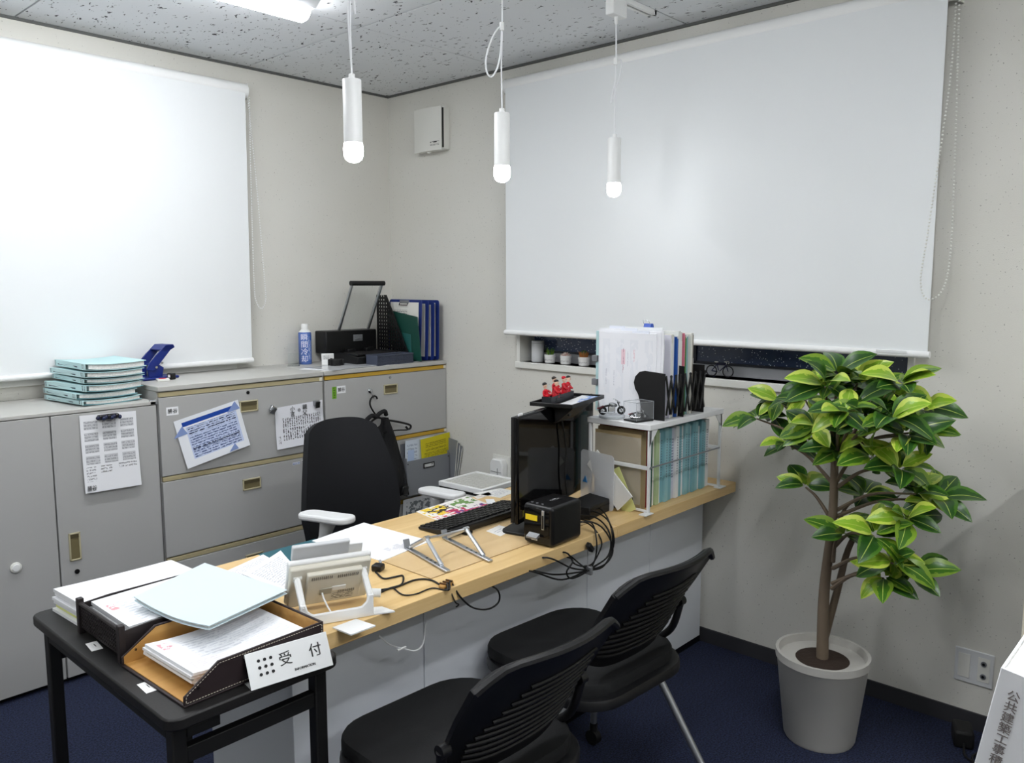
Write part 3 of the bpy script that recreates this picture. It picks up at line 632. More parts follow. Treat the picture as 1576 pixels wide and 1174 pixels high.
t = thing('stamp_pad', 'small open stamp pad with red ink lying by the hole punch', 'stamp pad', (-1.475, -.27, 1.1075), R(-15))
MB().box((0,0,.005), (.05,.042,.01)).build('case', OFFW, t, bevel=.002); MB().lathe([(.015,.0102), (.015,.0115), (.001,.0118)], n=20).build('ink_disc', RED, t, smooth=True)
t = thing('rubber_stamp', 'small black cube stamp beside the red stamp pad', 'stamp', (-1.425, -.245, 1.1075), R(20))
MB().box((0,0,.014), (.026,.026,.028)).build('case', BLACK, t, bevel=.003); MB().box((-.0135,0,.016), (.001,.012,.012)).build('label', PAPER, t)
# ------------------------------------------------------------------ things on the lateral files
CT = 1.1075
t = thing('spray_can', 'blue and white instant cooling spray can standing by the wall', 'spray can', (-.64, -.08, CT)); t.scale = (1.12,1.12,1.08)
CANB = mat('can_blue', (92,120,190), .3, metal=.2)
MB().lathe([(.028,0), (.0295,.004), (.0295,.148), (.027,.153)], n=28).build('can_body', CANB, t, smooth=True)
MB().lathe([(.027,.153), (.02,.162), (.0125,.168)], n=24).build('shoulder', WHITE, t, smooth=True)
MB().lathe([(.0155,.166), (.0155,.188), (.0135,.192), (.001,.192)], n=20).build('cap', WHITE, t, smooth=True)
LAV = mat('can_letter', (235,236,250), .4)
for k, ch in enumerate('瞬間冷却'):
    a = R(-128); text(ch, .034, LAV, t, (.0302*cos(a), .0302*sin(a), .128-.0345*k), (pi/2, 0, a+pi/2), name='lettering')
MB().sheet(6, 1, lambda u, v: (.0299*cos(R(-98+46*u)), .0299*sin(R(-98+46*u)), .01+.13*v), .0003).build('fine_print', print_mat('can_print', (70,110,190), [(.1,.05,.45,.95,(220,226,245),'cols',5), (.5,.1,.9,.8,(200,210,240),'rows',24)], .3), t, smooth=True)
t = thing('acrylic_stand', 'small clear acrylic card stand left of the spray can', 'stand', (-.715, -.09, CT), R(-35))
MB().box((0,0,.055), (.06,.002,.11), (-.18,0,0)).box((0,-.03,.0015), (.06,.06,.003)).box((.0,.03,.03), (.06,.002,.07), (.5,0,0)).build('panel', CLEAR, t)
t = thing('clear_folder', 'clear folder with papers lying flat on the cabinet edge', 'file', (-.6, -.365, CT), R(8))
MB().sheet(6, 6, lambda u, v: (-.16+.32*u, -.085+.2*v, .003+.002*sin(3*u)), .0025).build('sheet', print_mat('folder_flat', (206,209,212), [(.05,.1,.6,.8,(222,224,226),'solid',1)], .15), t, smooth=True)
t = thing('loose_sheet', 'white loose sheets under the clear folder on the cabinet', 'paper', (-.66, -.34, CT), R(18))
MB().sheet(3, 3, lambda u, v: (-.13+.25*u, -.07+.17*v, .0004+.0002*u), .0003).build('sheet', PAPER, t)
t = thing('loose_sheet', 'white sheet under the perforated basket at the cabinet edge', 'paper', (-.27, -.36, CT), R(6))
MB().sheet(3, 3, lambda u, v: (-.14+.28*u, -.07+.12*v, .0006), .0004).build('sheet', PAPER, t)
t = thing('card_block', 'white printed card propped behind the black wristband roll', 'card', (-.60, -.22, CT), R(-30))
MB().box((0,0,.03), (.062,.008,.06), (-.3,0,0)).build('card', WHITE, t, bevel=.001); MB().sheet(1, 1, lambda u, v: (-.028+.056*u, -.0045-.016*(v-.45), .006+.05*v), .0004).build('card_print', print_mat('card_print', (238,238,236), [(.1,.5,.6,.9,(150,150,150),'rows',9), (.7,.35,.9,.6,(20,20,20),'solid',1)]), t)
t = thing('black_strap_roll', 'rolled black strap resting on the clear folder', 'strap', (-.60, -.29, CT+.0035), R(10))
MB().lathe([(.022,.0), (.036,.0), (.0375,.006), (.0375,.026), (.036,.032), (.022,.032), (.021,.026), (.021,.006)], n=28).build('strap', RUBBER, t, smooth=True)
for k in range(10): MB().box((.0378*cos(k*.63), .0378*sin(k*.63), .016), (.004,.012,.03), (0,0,k*.63)).build('link', BLACK, t, bevel=.001)
# scanner with raised lid
t = thing('scanner', 'black flatbed scanner with its clear-paned lid raised on silver arms', 'scanner', (-.30, -.2, CT))
MB().prism([(-.13,0), (-.14,.04), (-.06,.05), (.19,.05), (.19,0)], 0, -.2, .09).build('base', SATIN, t, bevel=.004)
for x in (-.185, .077): MB().bb(x-.012, x+.012, -.13, .1, .046, .056).build('side_rail', BLACK, t, bevel=.003)
MB().bb(-.235, .097, .085, .185, .045, .165).build('rear_unit', BLACK, t, bevel=.006)
MB().bb(-.06, .0, .082, .086, .105, .14).build('badge', STEELG, t, bevel=.001); MB().bb(-.05, -.01, .08, .083, .112, .118).build('badge_line', ALU, t)
MB().sheet(2, 8, lambda u, v: (-.17+.235*u, -.12+.19*v, .0515), .001).build('scan_bed', mat('scan_bed', (44,42,44), .35), t)
LA, LB = Vector((-.135,.11,.165)), Vector((-.135,-.02,.415))
for x in (0, .195):
    MB().tube([LA+Vector((x,0,0)), LB+Vector((x,0,0))], .0085, n=6, smooth=0).build('lid_arm', ALU, t)
MB().tube([LB+Vector((-.012,0,0)), LB+Vector((.207,0,0))], .013, n=10, smooth=0).build('lid_bar', BLACK, t, smooth=True)
MB().sheet(1, 1, lambda u, v: tuple(LA+Vector((.012+.171*u,.001,0))+(LB-LA)*(v*.97+.01)), .002).build('lid_pane', CLEAR, t)
for x in (-.1, .02): MB().box((x,.06,.06), (.05,.03,.02)).build('roller_guide', BLACK, t, bevel=.004)
# perforated basket
t = thing('perforated_basket', 'small slate-blue perforated plastic basket in front of the scanner', 'basket', (-.335, -.40, CT+.0012), R(2))
BASK = mat('basket_slate', (70,76,92), .5)
MB().bb(-.118, .118, -.035, .05, 0, .003).build('bottom', BASK, t)
def lattice(x0, x1, y, z0, z1, n, m, ang, org, th=.0028):
    b = MB()
    for k in range(n+1): x = x0+(x1-x0)*k/n; b.box((x, y, (z0+z1)/2), (.0036,th,z1-z0))
    for k in range(m+1): z = z0+(z1-z0)*k/m; b.box(((x0+x1)/2, y, z), (x1-x0+.0036,th,.0036))
    return b
lattice(-.118, .118, -.035, 0, .046, 30, 6, 0, 0).build('front_lattice', BASK, t); lattice(-.118, .118, .05, 0, .046, 30, 6, 0, 0).build('rear_lattice', BASK, t)
for x in (-.12, .12): MB().bb(x-.002, x+.002, -.036, .051, 0, .048).build('end_wall', BASK, t)
MB().tube([(-.121,-.037,.048), (.121,-.037,.048), (.121,.052,.048), (-.121,.052,.048)], .0035, n=6, smooth=0, closed=True).build('rim', BASK, t)
# corner: mesh rack, green folder, clipboards (covers face -x, edges face -y)
GREEN = mat('green_board', (24,72,62), .45); GREEND = mat('green_board_pale', (40,96,92), .4); CLIPB = mat('clipboard_blue', (28,48,118), .4)
t = thing('mesh_file_rack', 'black perforated metal file rack standing in the corner', 'file rack', (-.195, -.25, CT))
poly = [(-.14,0), (.13,0), (.13,.35), (.06,.35)]
MB().prism([(-.15,0), (-.138,0), (.072,.352), (.055,.352)], 0, -.004, .004).bb(-.004, .004, .125, .135, 0, .352).bb(-.004, .004, -.15, .13, 0, .008).build('side_frame', BLACK, t)
b = MB()
for k in range(18):
    z = .012+.019*k; yl = -.14+.205*z/.352
    b.bb(-.002, .002, yl, .13, z-.0055, z+.0055)
for k in range(14):
    y = .125-.02*k; zt = .35 if y > .06 else max(.01, .35*(y+.145)/.205)
    b.bb(-.0018, .0018, y-.0055, y+.0055, 0, zt)
b.build('mesh_panel', BLACK, t); MB().bb(0, .17, -.15, .13, 0, .003).build('floor_plate', BLACK, t)
def board(x, y0, y1, h, th, m, lean, label, nm='clipboard', cat='clipboard', paper=True, clip=True, dz=.0032):
    t = thing(nm, label, cat, (x, (y0+y1)/2, CT+dz), rot=(0, lean, 0)); d = abs(y1-y0)/2
    MB().prism(rrect(2*d, h, .015, 4, 0, h/2), 0, 0, th).build('board', m, t, bevel=.0008)
    if paper: MB().sheet(4, 4, lambda u, v: (-.003-.004*v*v, d*.86-2*d*.86*u, .02+(h-.035)*v), .0015).build('papers', print_mat('clip_papers', (232,231,224), [(.12,.3,.6,.86,(130,130,126),'rows',26), (.1,.55,.3,.8,(90,90,90),'rows',20)]), t, smooth=True)
    if clip:
        c_ = MB().bb(-.012, 0, -.035, .035, h-.02, h-.004).build('clip', STEELG, t, bevel=.002)
        MB().tube([(-.01,-.034,h-.018), (-.016,-.034,h-.03), (-.016,.034,h-.03), (-.01,.034,h-.018)], .0022, n=6, smooth=0).build('clip_wire', BLACK, c_)
    return t
board(-.152, -.15, -.42, .325, .003, CLIPB, .05, 'blue clipboard with clipped papers behind the green folder')
board(-.11, -.12, -.43, .318, .003, CLIPB, .04, 'second blue clipboard from the green folder, in the corner rack', clip=False)
board(-.08, -.13, -.445, .312, .003, CLIPB, .03, 'third blue clipboard from the green folder, in the corner rack', clip=False)
board(-.05, -.12, -.452, .322, .003, CLIPB, .02, 'blue clipboard nearest the right wall in the corner rack', clip=False)
t = thing('green_folder', 'dark green slanted folder cover standing in front of the clipboards', 'folder', (-.17, -.28, CT+.003), rot=(0,.03,0))
MB().prism([(.055,0), (-.172,0), (-.135,.235), (.125,.27)], 0, -.003, 0).build('cover', GREEN, t, bevel=.0008)
MB().prism([(.04,.0), (-.10,.0), (-.085,.14), (.06,.155)], 0, -.0065, -.0035).build('inner_pocket', GREEND, t, bevel=.0008)
# ------------------------------------------------------------------ monitor, shelf on top, figurines
MA = R(14.5); ML = .62; mo = Vector((-1.145, -2.02, DZ))
t = thing('monitor', 'black monitor seen from behind, its glossy back reflecting the rack', 'monitor', mo, MA)
MB().bb(0, ML, 0, .016, .035, .385).build('back_cover', GLOSS, t, bevel=.006, seg=3)
MB().bb(.004, ML-.004, .0165, .03, .038, .382).build('screen_bezel', BLACK, t, bevel=.003)
MB().sheet(1, 1, lambda u, v: (ML-.014-(ML-.028)*u, .0305, .055+.315*v), -.0005).build('screen', mat('screen_off', (8,9,11), .12), t)
MB().box((ML/2,.018,.06), (.07,.03,.12)).build('neck', BLACK, t, bevel=.005)
MB().prism(rrect(.26,.14,.03, 5, .13, .0), 2, 0, .010).build('base', SATIN, t, bevel=.003)
MB().box((.028,.008,.3855), (.028,.004,.012)).build('sticker', PAPER, t)
MB().sheet(1, 1, lambda u, v: (.017+.022*u, .0055, .381+.009*v), .0002).build('sticker_print', print_mat('mon_sticker', (240,240,238), [(.1,.3,.9,.7,(60,60,60),'rows',2)]), t)
MB().bb(.03, .075, -.0012, .0, .055, .075).build('rating_label', mat('olive_label', (120,112,30), .5), t)
MB().tube([(.30,-.006,.36), (.315,-.012,.30), (.335,-.014,.22), (.33,-.012,.14), (.345,-.012,.06)], .003, n=6).build('webcam_cable', CABLE, t, smooth=True)
MB().sph((.3,-.02,.362), .02, 12, (1.3,1,.9)).cyl((.3,-.02,.362), (.3,-.045,.36), .013).build('webcam', BLACK, t, smooth=True)
t = thing('monitor_shelf', 'black tray shelf clipped on top of the monitor', 'shelf', mo+Vector((0,0,.375)), MA)
SHX = .055
MB().bb(.165, .44, -.085, .065, .012, .016).build('tray_base', SATIN, t, loc=(SHX,0,0), bevel=.001)
MB().bb(.165, .44, -.09, -.083, .012, .026).bb(.165, .44, .063, .07, .012, .026).bb(.16, .167, -.09, .07, .012, .026).bb(.438, .445, -.09, .07, .012, .026).build('tray_rim', BLACK, t, loc=(SHX,0,0), bevel=.002)
MB().prism([(-.08,.012), (.03,.012), (.03,.0), (-.004,.0), (-.006,-.05), (-.03,-.03)], 0, .2, .37).build('clamp', SATIN, t, loc=(SHX,0,0), bevel=.003)
MB().bb(.34, .42, .05, .064, .016, .05).build('back_stop', BLACK, t, loc=(SHX,0,0), bevel=.008)
tr = Matrix.Translation(mo+Vector((0,0,.375))) @ Matrix.Rotation(MA, 4, 'Z')
def on_shelf(x, y, z=.0165): return tr @ Vector((x+SHX, y, z))
t = thing('postcard', 'white and blue card lying in the tray on the monitor', 'card', on_shelf(.30, -.045), MA+.03)
MB().sheet(6, 2, lambda u, v: (-.125+.25*u, -.036+.066*v, .0012+.004*u*u), .0008).build('sheet', print_mat('postcard_print', (242,244,247), [(.35,.0,1,.45,(60,100,190),'blob',7), (.55,.0,1,.62,(120,160,220),'blob',5)], .3), t, smooth=True)
t = thing('figurine_planter', 'narrow black box holding five red figurines on the monitor tray', 'box', on_shelf(.285, .02), MA+.02)
FPB = mat('planter_black', (38,40,44), .5)
MB().bb(-.1, .1, -.018, -.015, 0, .026).bb(-.1, .1, .015, .018, 0, .026).bb(-.1, -.097, -.015, .015, 0, .026).bb(.097, .1, -.015, .015, 0, .026).bb(-.097, .097, -.015, .015, 0, .012).build('box', FPB, t, bevel=.001)
MB().bb(-.06, -.052, -.0188, -.018, .008, .02).bb(-.066, -.046, -.0188, -.018, .006, .009).bb(-.02, .01, -.0188, -.018, .014, .016).build('emblem', INK, t)
for k, (fx, fy, fz, ln, cap, lab) in enumerate(((-.085,.004,0,-.15,(24,22,22),'red-robed figurine with dark hair, leftmost in the black box'), (-.035,-.006,.004,.12,(24,22,22),'red-robed figurine with dark hair, second from left in the box'), (-.005,.008,.012,-.1,(40,30,24),'taller red-robed figurine with dark hair and pale face in the middle'), (.045,-.002,.008,0,(196,20,40),'red figurine with a red hood, second from right'), (.085,.004,.006,.25,(24,22,22),'red-robed figurine with a dark cap, rightmost in the box'))):
    p = on_shelf(.285+fx, .02+fy, .0295)
    t = thing('figurine', lab, 'figurine', p, MA+random.uniform(-.4,.4), 'red figurines on the monitor', rot=(0, ln, MA+random.uniform(-.5,.5)))
    b = MB(); b.lathe([(.011,0), (.0135,.006), (.012,.016), (.0085,.028+fz), (.0095,.034+fz), (.004,.039+fz)], n=14)
    b.tube([(.009,0,.033+fz), (.015,-.006,.024+fz), (.010,-.013,.018+fz), (.003,-.015,.02+fz)], .0036, n=6); b.tube([(-.009,0,.033+fz), (-.015,-.006,.024+fz), (-.010,-.013,.018+fz), (-.003,-.015,.02+fz)], .0036, n=6)
    b.build('robe', RED, t, smooth=True)
    h = MB().lathe([(.0035,.036+fz), (.0035,.041+fz), (.0068,.045+fz), (.0076,.051+fz), (.0066,.057+fz), (.002,.06+fz)], n=12).build('head', SKIN, t, smooth=True)
    MB().sph((0,.0016,.0563+fz), .0088, 10, (1,1,.72)).build('hair', mat('hair_%d' % cap[0], cap, .5), h, smooth=True)
    MB().ico((-.003,-.0073,.05+fz), .0009, 1).ico((.003,-.0073,.05+fz), .0009, 1).build('eyes', INK, h)
    MB().box((.012,-.011,.0215+fz), (.012,.003,.003), (0,.4,.8)).build('white_sleeve', WHITE, t, bevel=.001)
# ------------------------------------------------------------------ desk items
t = thing('desk_mat', 'clear desk mat sheet covering part of the maple desktop', 'desk mat', (-1.9, -2.04, DZ+.0002))
MATM = mat('mat_film', (240,228,200), .10, alpha=.12, spec=.6)
MB().bb(.31, 1.04, -.06, .17, 0, .0012).build('film', MATM, t)
MB().bb(.31, 1.04, -.0605, -.06, 0, .0016).bb(.309, .31, -.06, .17, 0, .0016).build('film_edge', mat('film_edge', (150,122,78), .4), t)
t = thing('keyboard', 'black desktop keyboard lying behind the monitor base', 'keyboard', (-1.095, -1.795, DZ), R(2.5))
MB().prism([(-.072,.001), (.07,.001), (.074,.010), (-.078,.026), (-.078,.010)], 0, -.218, .218).build('case', BLACK, t, bevel=.003)
KEYM = mat('key_black', (15,15,16), .4); kme = None
for r_ in range(6):
    for c_ in range(20):
        x = -.207+.0206*c_+(.004 if c_ > 13 else 0)+(.004 if c_ > 16 else 0); y = .058-.0215*r_
        if x > .21: continue
        if kme is None:
            o = MB().prism([(-.008,0), (.008,0), (.0065,.006), (-.0065,.006)], 1, -.0085, .0085).build('key', KEYM, t); kme = o.data
        else:
            o = bpy.data.objects.new('key', kme); COL.objects.link(o); o.parent = t
        o.location = (x, y, .0165-.106*y); o.rotation_euler = (R(-6),0,0)
for s in (-1, 1): MB().box((s*.15,-.085,.006), (.03,.02,.01)).build('foot', BLACK, t, bevel=.002)
t = thing('wireless_receiver', 'small black cable end beside the keyboard corner', 'cable', (-1.04, -1.905, DZ), R(20))
MB().box((0,0,.006), (.03,.014,.01)).cyl((.015,0,.006), (.03,0,.006), .004).build('plug', BLACK, t, bevel=.002)
MB().tube([(.03,0,.006), (.06,.01,.008), (.1,-.01,.006), (.13,.01,.004)], .0022, n=6).build('lead', CABLE, t, smooth=True)
def flat(name, label, cat, pts, m, z=DZ+.0006, th=.0006, nx=6, ny=6, wav=0):
    """a sheet lying on a surface, given its four photo corners (near-left order round)"""
    P = [at(px, py, z=z) for px, py in pts]; o = P[0].copy()
    def fn(u, v):
        p = P[0]*(1-u)*(1-v)+P[3]*u*(1-v)+P[2]*u*v+P[1]*(1-u)*v
        return (p.x-o.x, p.y-o.y, wav*(sin(pi*u*1.3+.4)*sin(pi*v)+.6*(2*u-1)**2*(2*v-1)**2))
    t = thing(name, label, cat, o); MB().sheet(nx, ny, fn, th).build('sheet', m, t, smooth=True); return t
fl = [(.02,.5,.45,.98,(240,206,60),'blob',6), (.3,.1,.7,.6,(190,40,90),'blob',8), (.55,.5,.98,.95,(110,150,80),'blob',7), (.02,.02,.4,.5,(216,60,90),'rows',9), (.4,.05,.95,.45,(120,60,140),'blob',9), (.1,.6,.5,.9,(50,40,30),'blob',11), (.5,.1,.98,.4,(214,70,110),'rows',8)]
flat('flyer', 'colourful printed flyer lying between keyboard and desk back edge', 'flyer', [(690,808),(640,787),(718,763),(768,781)], print_mat('flyer_print', (240,236,232), fl))
flat('printed_form', 'pale printed form lying on the desk near the slatted unit', 'paper', [(770,766),(728,759),(770,751),(795,756)], print_mat('form_print', (232,232,228), [(.1,.2,.9,.8,(190,190,196),'rows',8)]))
flat('form_strip', 'narrow pale printed strip beside the printed form', 'paper', [(735,768),(729,764),(752,757),(757,761)], print_mat('strip_print', (230,226,218), [(.1,.2,.9,.8,(200,180,180),'rows',3)]))
flat('memo_card', 'small plain white card standing on the desk behind the keyboard', 'card', [(751,779),(747,768),(760,768),(765,777)], PAPER, th=.004)
flat('business_card', 'white printed card lying left of the monitor base', 'card', [(770,825),(748,817),(768,808),(792,814)], print_mat('bcard', (240,240,240), [(.15,.3,.7,.7,(190,192,200),'rows',6)]))
flat('large_paper', 'large blank white sheet on the desk between tablet and laptop stand', 'paper', [(588,863),(480,832),(560,804),(662,832)], print_mat('large_print', (246,247,249), [(.3,.05,.7,.22,(224,224,228),'blob',6)]), z=DZ+.0022, th=.003)
flat('teal_mat', 'dark teal cutting mat lying at the back left of the desk', 'desk mat', [(470,878),(397,853),(485,829),(530,846)], mat('teal_mat', (30,92,104), .5), z=DZ+.0008, th=.0014)
flat('white_pad', 'white adhesive pad under the right foot of the tablet stand', 'pad', [(572,945),(556,935),(588,933),(608,940)], WHITE, z=DZ+.004, th=.0035)
flat('white_pad', 'white adhesive pad nearest the desk front edge by the tablet', 'pad', [(540,976),(512,965),(548,952),(578,962)], WHITE, z=DZ+.004, th=.0035)
flat('text_sheet', 'white text-printed sheet lying across desk and table behind the blue folder', 'paper', [(445,912),(372,884),(432,848),(468,882)], print_mat('text_print', (246,247,249), [(.1,.1,.9,.9,(196,198,204),'rows',18)]), z=DZ+.006, th=.001, wav=.004)
flat('text_sheet', 'white text-printed sheet partly under the other one, on the teal mat', 'paper', [(392,905),(345,880),(405,853),(450,878)], print_mat('text_print2', (244,246,249), [(.1,.1,.9,.9,(206,206,212),'rows',18)]), z=DZ+.004, th=.001)
# tablet on a U-shaped stand
t = thing('tablet_terminal', 'white tablet terminal seen from behind on a U-shaped stand', 'tablet', (-1.915, -2.11, DZ), R(-21.6))
WB = mat('tablet_beige', (222,218,204), .5)
PM = Matrix.Translation((0,.075,.012)) @ Matrix.Rotation(R(28), 4, 'X')      # panel frame: x across, z up the tilted panel, y towards screen
def pbox(c_, d, nm, m, bev=.003):
    return MB().box(c_, d).build(nm, m, t, bevel=bev, loc=(0,.075,.012), rot=(R(28),0,0))
pbox((0,.012,.07), (.205,.014,.14), 'front_shell', WHITE, .005); pbox((0,-.002,.068), (.198,.016,.13), 'rear_shell', WB, .004); pbox((.008,-.016,.070), (.135,.014,.10), 'rear_housing', WB, .003)
pbox((-.012,-.0235,.06), (.03,.003,.02), 'port_recess', mat('port_shadow', (170,166,152), .6), .001); pbox((.02,-.0235,.066), (.034,.003,.014), 'port_cover', WHITE, .001)
GV = mat('vent_grey', (110,106,96), .6)
for k in range(11): pbox((-.048+.0048*k,-.0235,.108), (.0016,.002,.009), 'vent_slot', GV, 0)
for k in range(11): pbox((.016+.0048*k,-.0235,.106), (.0016,.002,.009), 'vent_slot', GV, 0)
for k in range(9): pbox((.02+.0048*k,-.0235,.052), (.0016,.002,.008), 'vent_slot', GV, 0)
MB().sheet(1, 1, lambda u, v: (.0+.06*u, -.0238, .028+.022*v), .0004).build('rating_label', print_mat('tab_lbl', (216,212,198), [(.05,.05,.95,.95,(90,86,76),'rows',5)]), t, loc=(0,.075,.012), rot=(R(28),0,0))
pbox((-.02,.03,.15), (.14,.012,.045), 'raised_screen', mat('tab_grey', (206,208,210), .4), .003); pbox((.06,.034,.14), (.05,.01,.03), 'side_tray', WHITE, .002)
for s in (-1, 1):
    MB().tube([(s*.081,.02,.098), (s*.081,-.008,.075), (s*.081,-.032,.056), (s*.081,-.041,.044)], .008, n=8, smooth=4).build('stand_arm', WHITE, t, smooth=True)
    MB().cyl((s*.07,.022,.1), (s*.09,.022,.1), .009, n=12).build('stand_hinge', OFFW, t, smooth=True)
MB().prism([(-.088,.0), (.088,.0), (.088,.055), (.074,.055), (.07,.038), (.058,.028), (-.058,.028), (-.07,.038), (-.074,.055), (-.088,.055)], 1, -.046, -.038).build('stand_base', WHITE, t, bevel=.003)
MB().tube([(-.018,.055,.07), (-.02,.02,.045), (-.012,-.01,.02), (.0,-.02,.004)], .0022, n=6).build('power_lead', WHITE, t, smooth=True)
MB().cyl((.1,.03,.03), (.125,.02,.028), .011, n=14).build('jack_ring', WHITE, t, smooth=True)
# folding laptop stand
t = thing('laptop_stand', 'folding silver aluminium laptop stand standing empty on the desk', 'laptop stand', (-1.43, -1.98, DZ+.0014), 0)
AA = [Vector((-.039,.121,0)), Vector((.104,.107,0))]; BB = [Vector((-.097,-.122,0)), Vector((.044,-.150,0))]; J = []
for A, B in zip(AA, BB):
    d_ = (B-A); L = d_.length; ang = atan2(d_.y, d_.x); e = d_.normalized()
    r_ = MB().box((A+B)/2+Vector((0,0,.004)), (L,.016,.006), (0,0,ang)).build('rail', ALU, t, bevel=.002)
    for k in range(4): p = A+e*(L*(.5+.1*k))+Vector((0,0,.0072)); MB().cyl(p, p+Vector((0,0,.0006)), .0035, n=10).build('slot', BLACK, r_)
    MB().box(A+Vector((0,0,.015))-e*.004, (.006,.02,.028), (0,R(-20),ang)).build('front_lip', mat('lip_grey', (130,134,138), .5), t, bevel=.002)
    j = A+e*(L*.42)+Vector((.012,.0,.058)); J.append(j)
    MB().tube([A+e*.02+Vector((0,0,.012)), j], .006, n=6, smooth=0).build('support_arm', ALU, t, smooth=True)
    MB().tube([j, A+e*(L*.86)+Vector((0,0,.01))], .006, n=6, smooth=0).build('support_strut', ALU, t, smooth=True)
    MB().cyl(j+Vector((-.009,0,0)), j+Vector((.009,0,0)), .007, n=10).build('joint', CHROME, t, smooth=True)
MB().tube([J[0], (J[0]+J[1])/2+Vector((0,.02,-.01)), J[1]], .0045, n=6, smooth=0).build('cross_link', ALU, t, smooth=True)
# label printer
t = thing('label_printer', 'black cube label printer with a yellow sticker at the desk front edge', 'printer', (-1.10, -2.125, DZ), R(3))
MB().prism(rrect(.155,.115,.012,5), 2, .003, .128).build('body', mat('printer_black', (13,13,14), .38), t, bevel=.012, seg=4)
MB().bb(-.0795, -.077, -.045, .052, .03, .118).build('front_face', GLOSS, t, bevel=.001)
MB().bb(-.0812, -.0792, -.0, .045, .078, .095).build('yellow_label', print_mat('plabel', (232,206,30), [(0,0,1,1,(150,130,10),'rows',3)]), t)
MB().bb(-.083, -.079, -.028, -.018, .055, .115).build('window_rim', ALU, t, bevel=.001); MB().bb(-.0835, -.0825, -.026, -.020, .058, .1).build('window', BLACK, t)
MB().prism([(-.08,.03), (-.098,.026), (-.098,.031), (-.08,.04)], 1, -.01, .03).build('exit_lip', STEELG, t)
MB().bb(-.0808, -.0795, -.0, .022, .017, .022).build('logo', PAPER, t)
for k in range(3): MB().cyl((-.06,.035-.02*k,.126), (-.06,.035-.02*k,.1295), .004, n=10).build('button', STEELG, t)
MB().sheet(1, 1, lambda u, v: (-.01+.045*u, -.01+.02*v, .1285), .0003).build('top_logo', print_mat('ptop', (34,34,35), [(.0,.3,1,.8,(210,210,210),'rows',2)], .4), t)
t = thing('black_case', 'long black box on the desk between label printer and rack', 'box', (-.76, -2.02, DZ), R(8))
MB().bb(-.1, .1, -.05, .05, 0, .045).build('case', SATIN, t, bevel=.004); MB().bb(-.1, .1, -.051, .051, .028, .03).build('lid_seam', BLACK, t)
# wooden cable clip, cables
t = thing('cable_clip', 'small wooden cable holder at the desk front edge', 'cable holder', (-1.6, -2.172, DZ), R(12))
MB().prism(rrect(.052,.02,.008), 2, 0, .010).build('block', WOODT, t, bevel=.003)
for k in range(3): MB().bb(-.016+.014*k, -.012+.014*k, -.0105, .0105, .0101, .014).build('groove', mat('groove', (90,60,30), .6), t)
def desk_pts(l, z=DZ+.003): return [at(px, py, z=z) for px, py in l]
def hang(l, y=-2.2): return [at(px, py, y=y) for px, py in l]
def cable(label, pts, r=.0026, m=CABLE, extra=()):
    o = Vector(pts[0]); t = thing('cable', label, 'cable', o); MB().tube([Vector(p)-o for p in pts], r, n=6, smooth=6).build('lead', m, t, smooth=True)
    for nm, c_, d, mm in extra: MB().box(Vector(c_)-o, d).build(nm, mm, t, bevel=.002)
    return t
cable('thick black cable looping from the tablet through the wooden holder', desk_pts([(584,908),(610,903),(640,892),(665,893),(690,908)])+[Vector((-1.588,-2.175,DZ+.012))]+hang([(708,918),(728,935),(752,937),(768,925),(764,906)], -2.196)+[Vector((at(764,906,y=-2.196).x, -2.12, .676))])
cable('black cable curled in a loop beside the tablet', desk_pts([(578,880),(590,890),(606,888),(620,886),(618,899),(600,905),(584,912)]))
cable('thin black cable trailing from the tablet over the desk edge', desk_pts([(606,905),(620,915),(640,914),(665,905),(688,908)])+[Vector((-1.602,-2.178,DZ+.012))]+hang([(700,925),(706,930),(702,934)], -2.197), .002)
t = thing('usb_plug', 'dark plug lying on the desk beside the tablet', 'plug', at(582, 878, z=DZ), R(25))
MB().box((0,0,.010), (.03,.03,.018)).build('plug_body', BLACK, t, bevel=.004); MB().cyl((.02,0,.01), (.035,.012,.016), .004).build('plug_tip', STEELG, t)
cable('thin white cable looping under the desk front', hang([(583,978),(600,992),(625,999),(640,1001),(651,990),(655,958)], -2.13), .0022, CORD, [('connector', at(618,998,y=-2.13), (.03,.006,.006), WHITE)])
NB = [[(880,800),(905,790),(935,800),(945,835),(930,870),(905,878),(860,884),(830,880)], [(885,795),(915,800),(938,820),(936,855),(905,876),(865,892),(822,880)], [(890,790),(920,785),(940,810),(940,850),(915,872),(905,877)], [(885,805),(905,810),(925,830),(922,850),(908,870),(885,868),(870,850)], [(900,800),(925,815),(943,842),(935,865),(910,876),(880,874),(842,858)], [(882,812),(908,808),(918,830),(916,860),(905,878),(880,890),(872,880),(880,860)]]
wordn = ['outermost', 'second', 'third', 'fourth', 'fifth', 'innermost']
for k, l in enumerate(NB):
    pts = desk_pts(l[:2], DZ+.006+.004*k); pts[0].y += .03
    e = hang(l[2:], -2.197-.004*(k % 3))
    e.append(Vector((e[-1].x-.012, -2.10, .674)))
    cable('%s loop of the black cable bundle hanging beside the label printer' % wordn[k], [pts[0], pts[1]+Vector((0,.0,.01))]+e, .0027)
t = thing('cable_tie', 'grey strap tying the black cable bundle below the desk edge', 'cable tie', at(905, 877, y=-2.2))
MB().bb(-.006, .006, -.016, .014, -.014, .014).build('strap', STEELG, t, bevel=.003)
t = thing('ferrite_bead', 'black ferrite block on the cable below the label printer', 'cable bead', at(908, 842, y=-2.205), rot=(0,R(50),0))
MB().box((0,0,0), (.034,.016,.016)).build('block', RUBBER, t, bevel=.003)
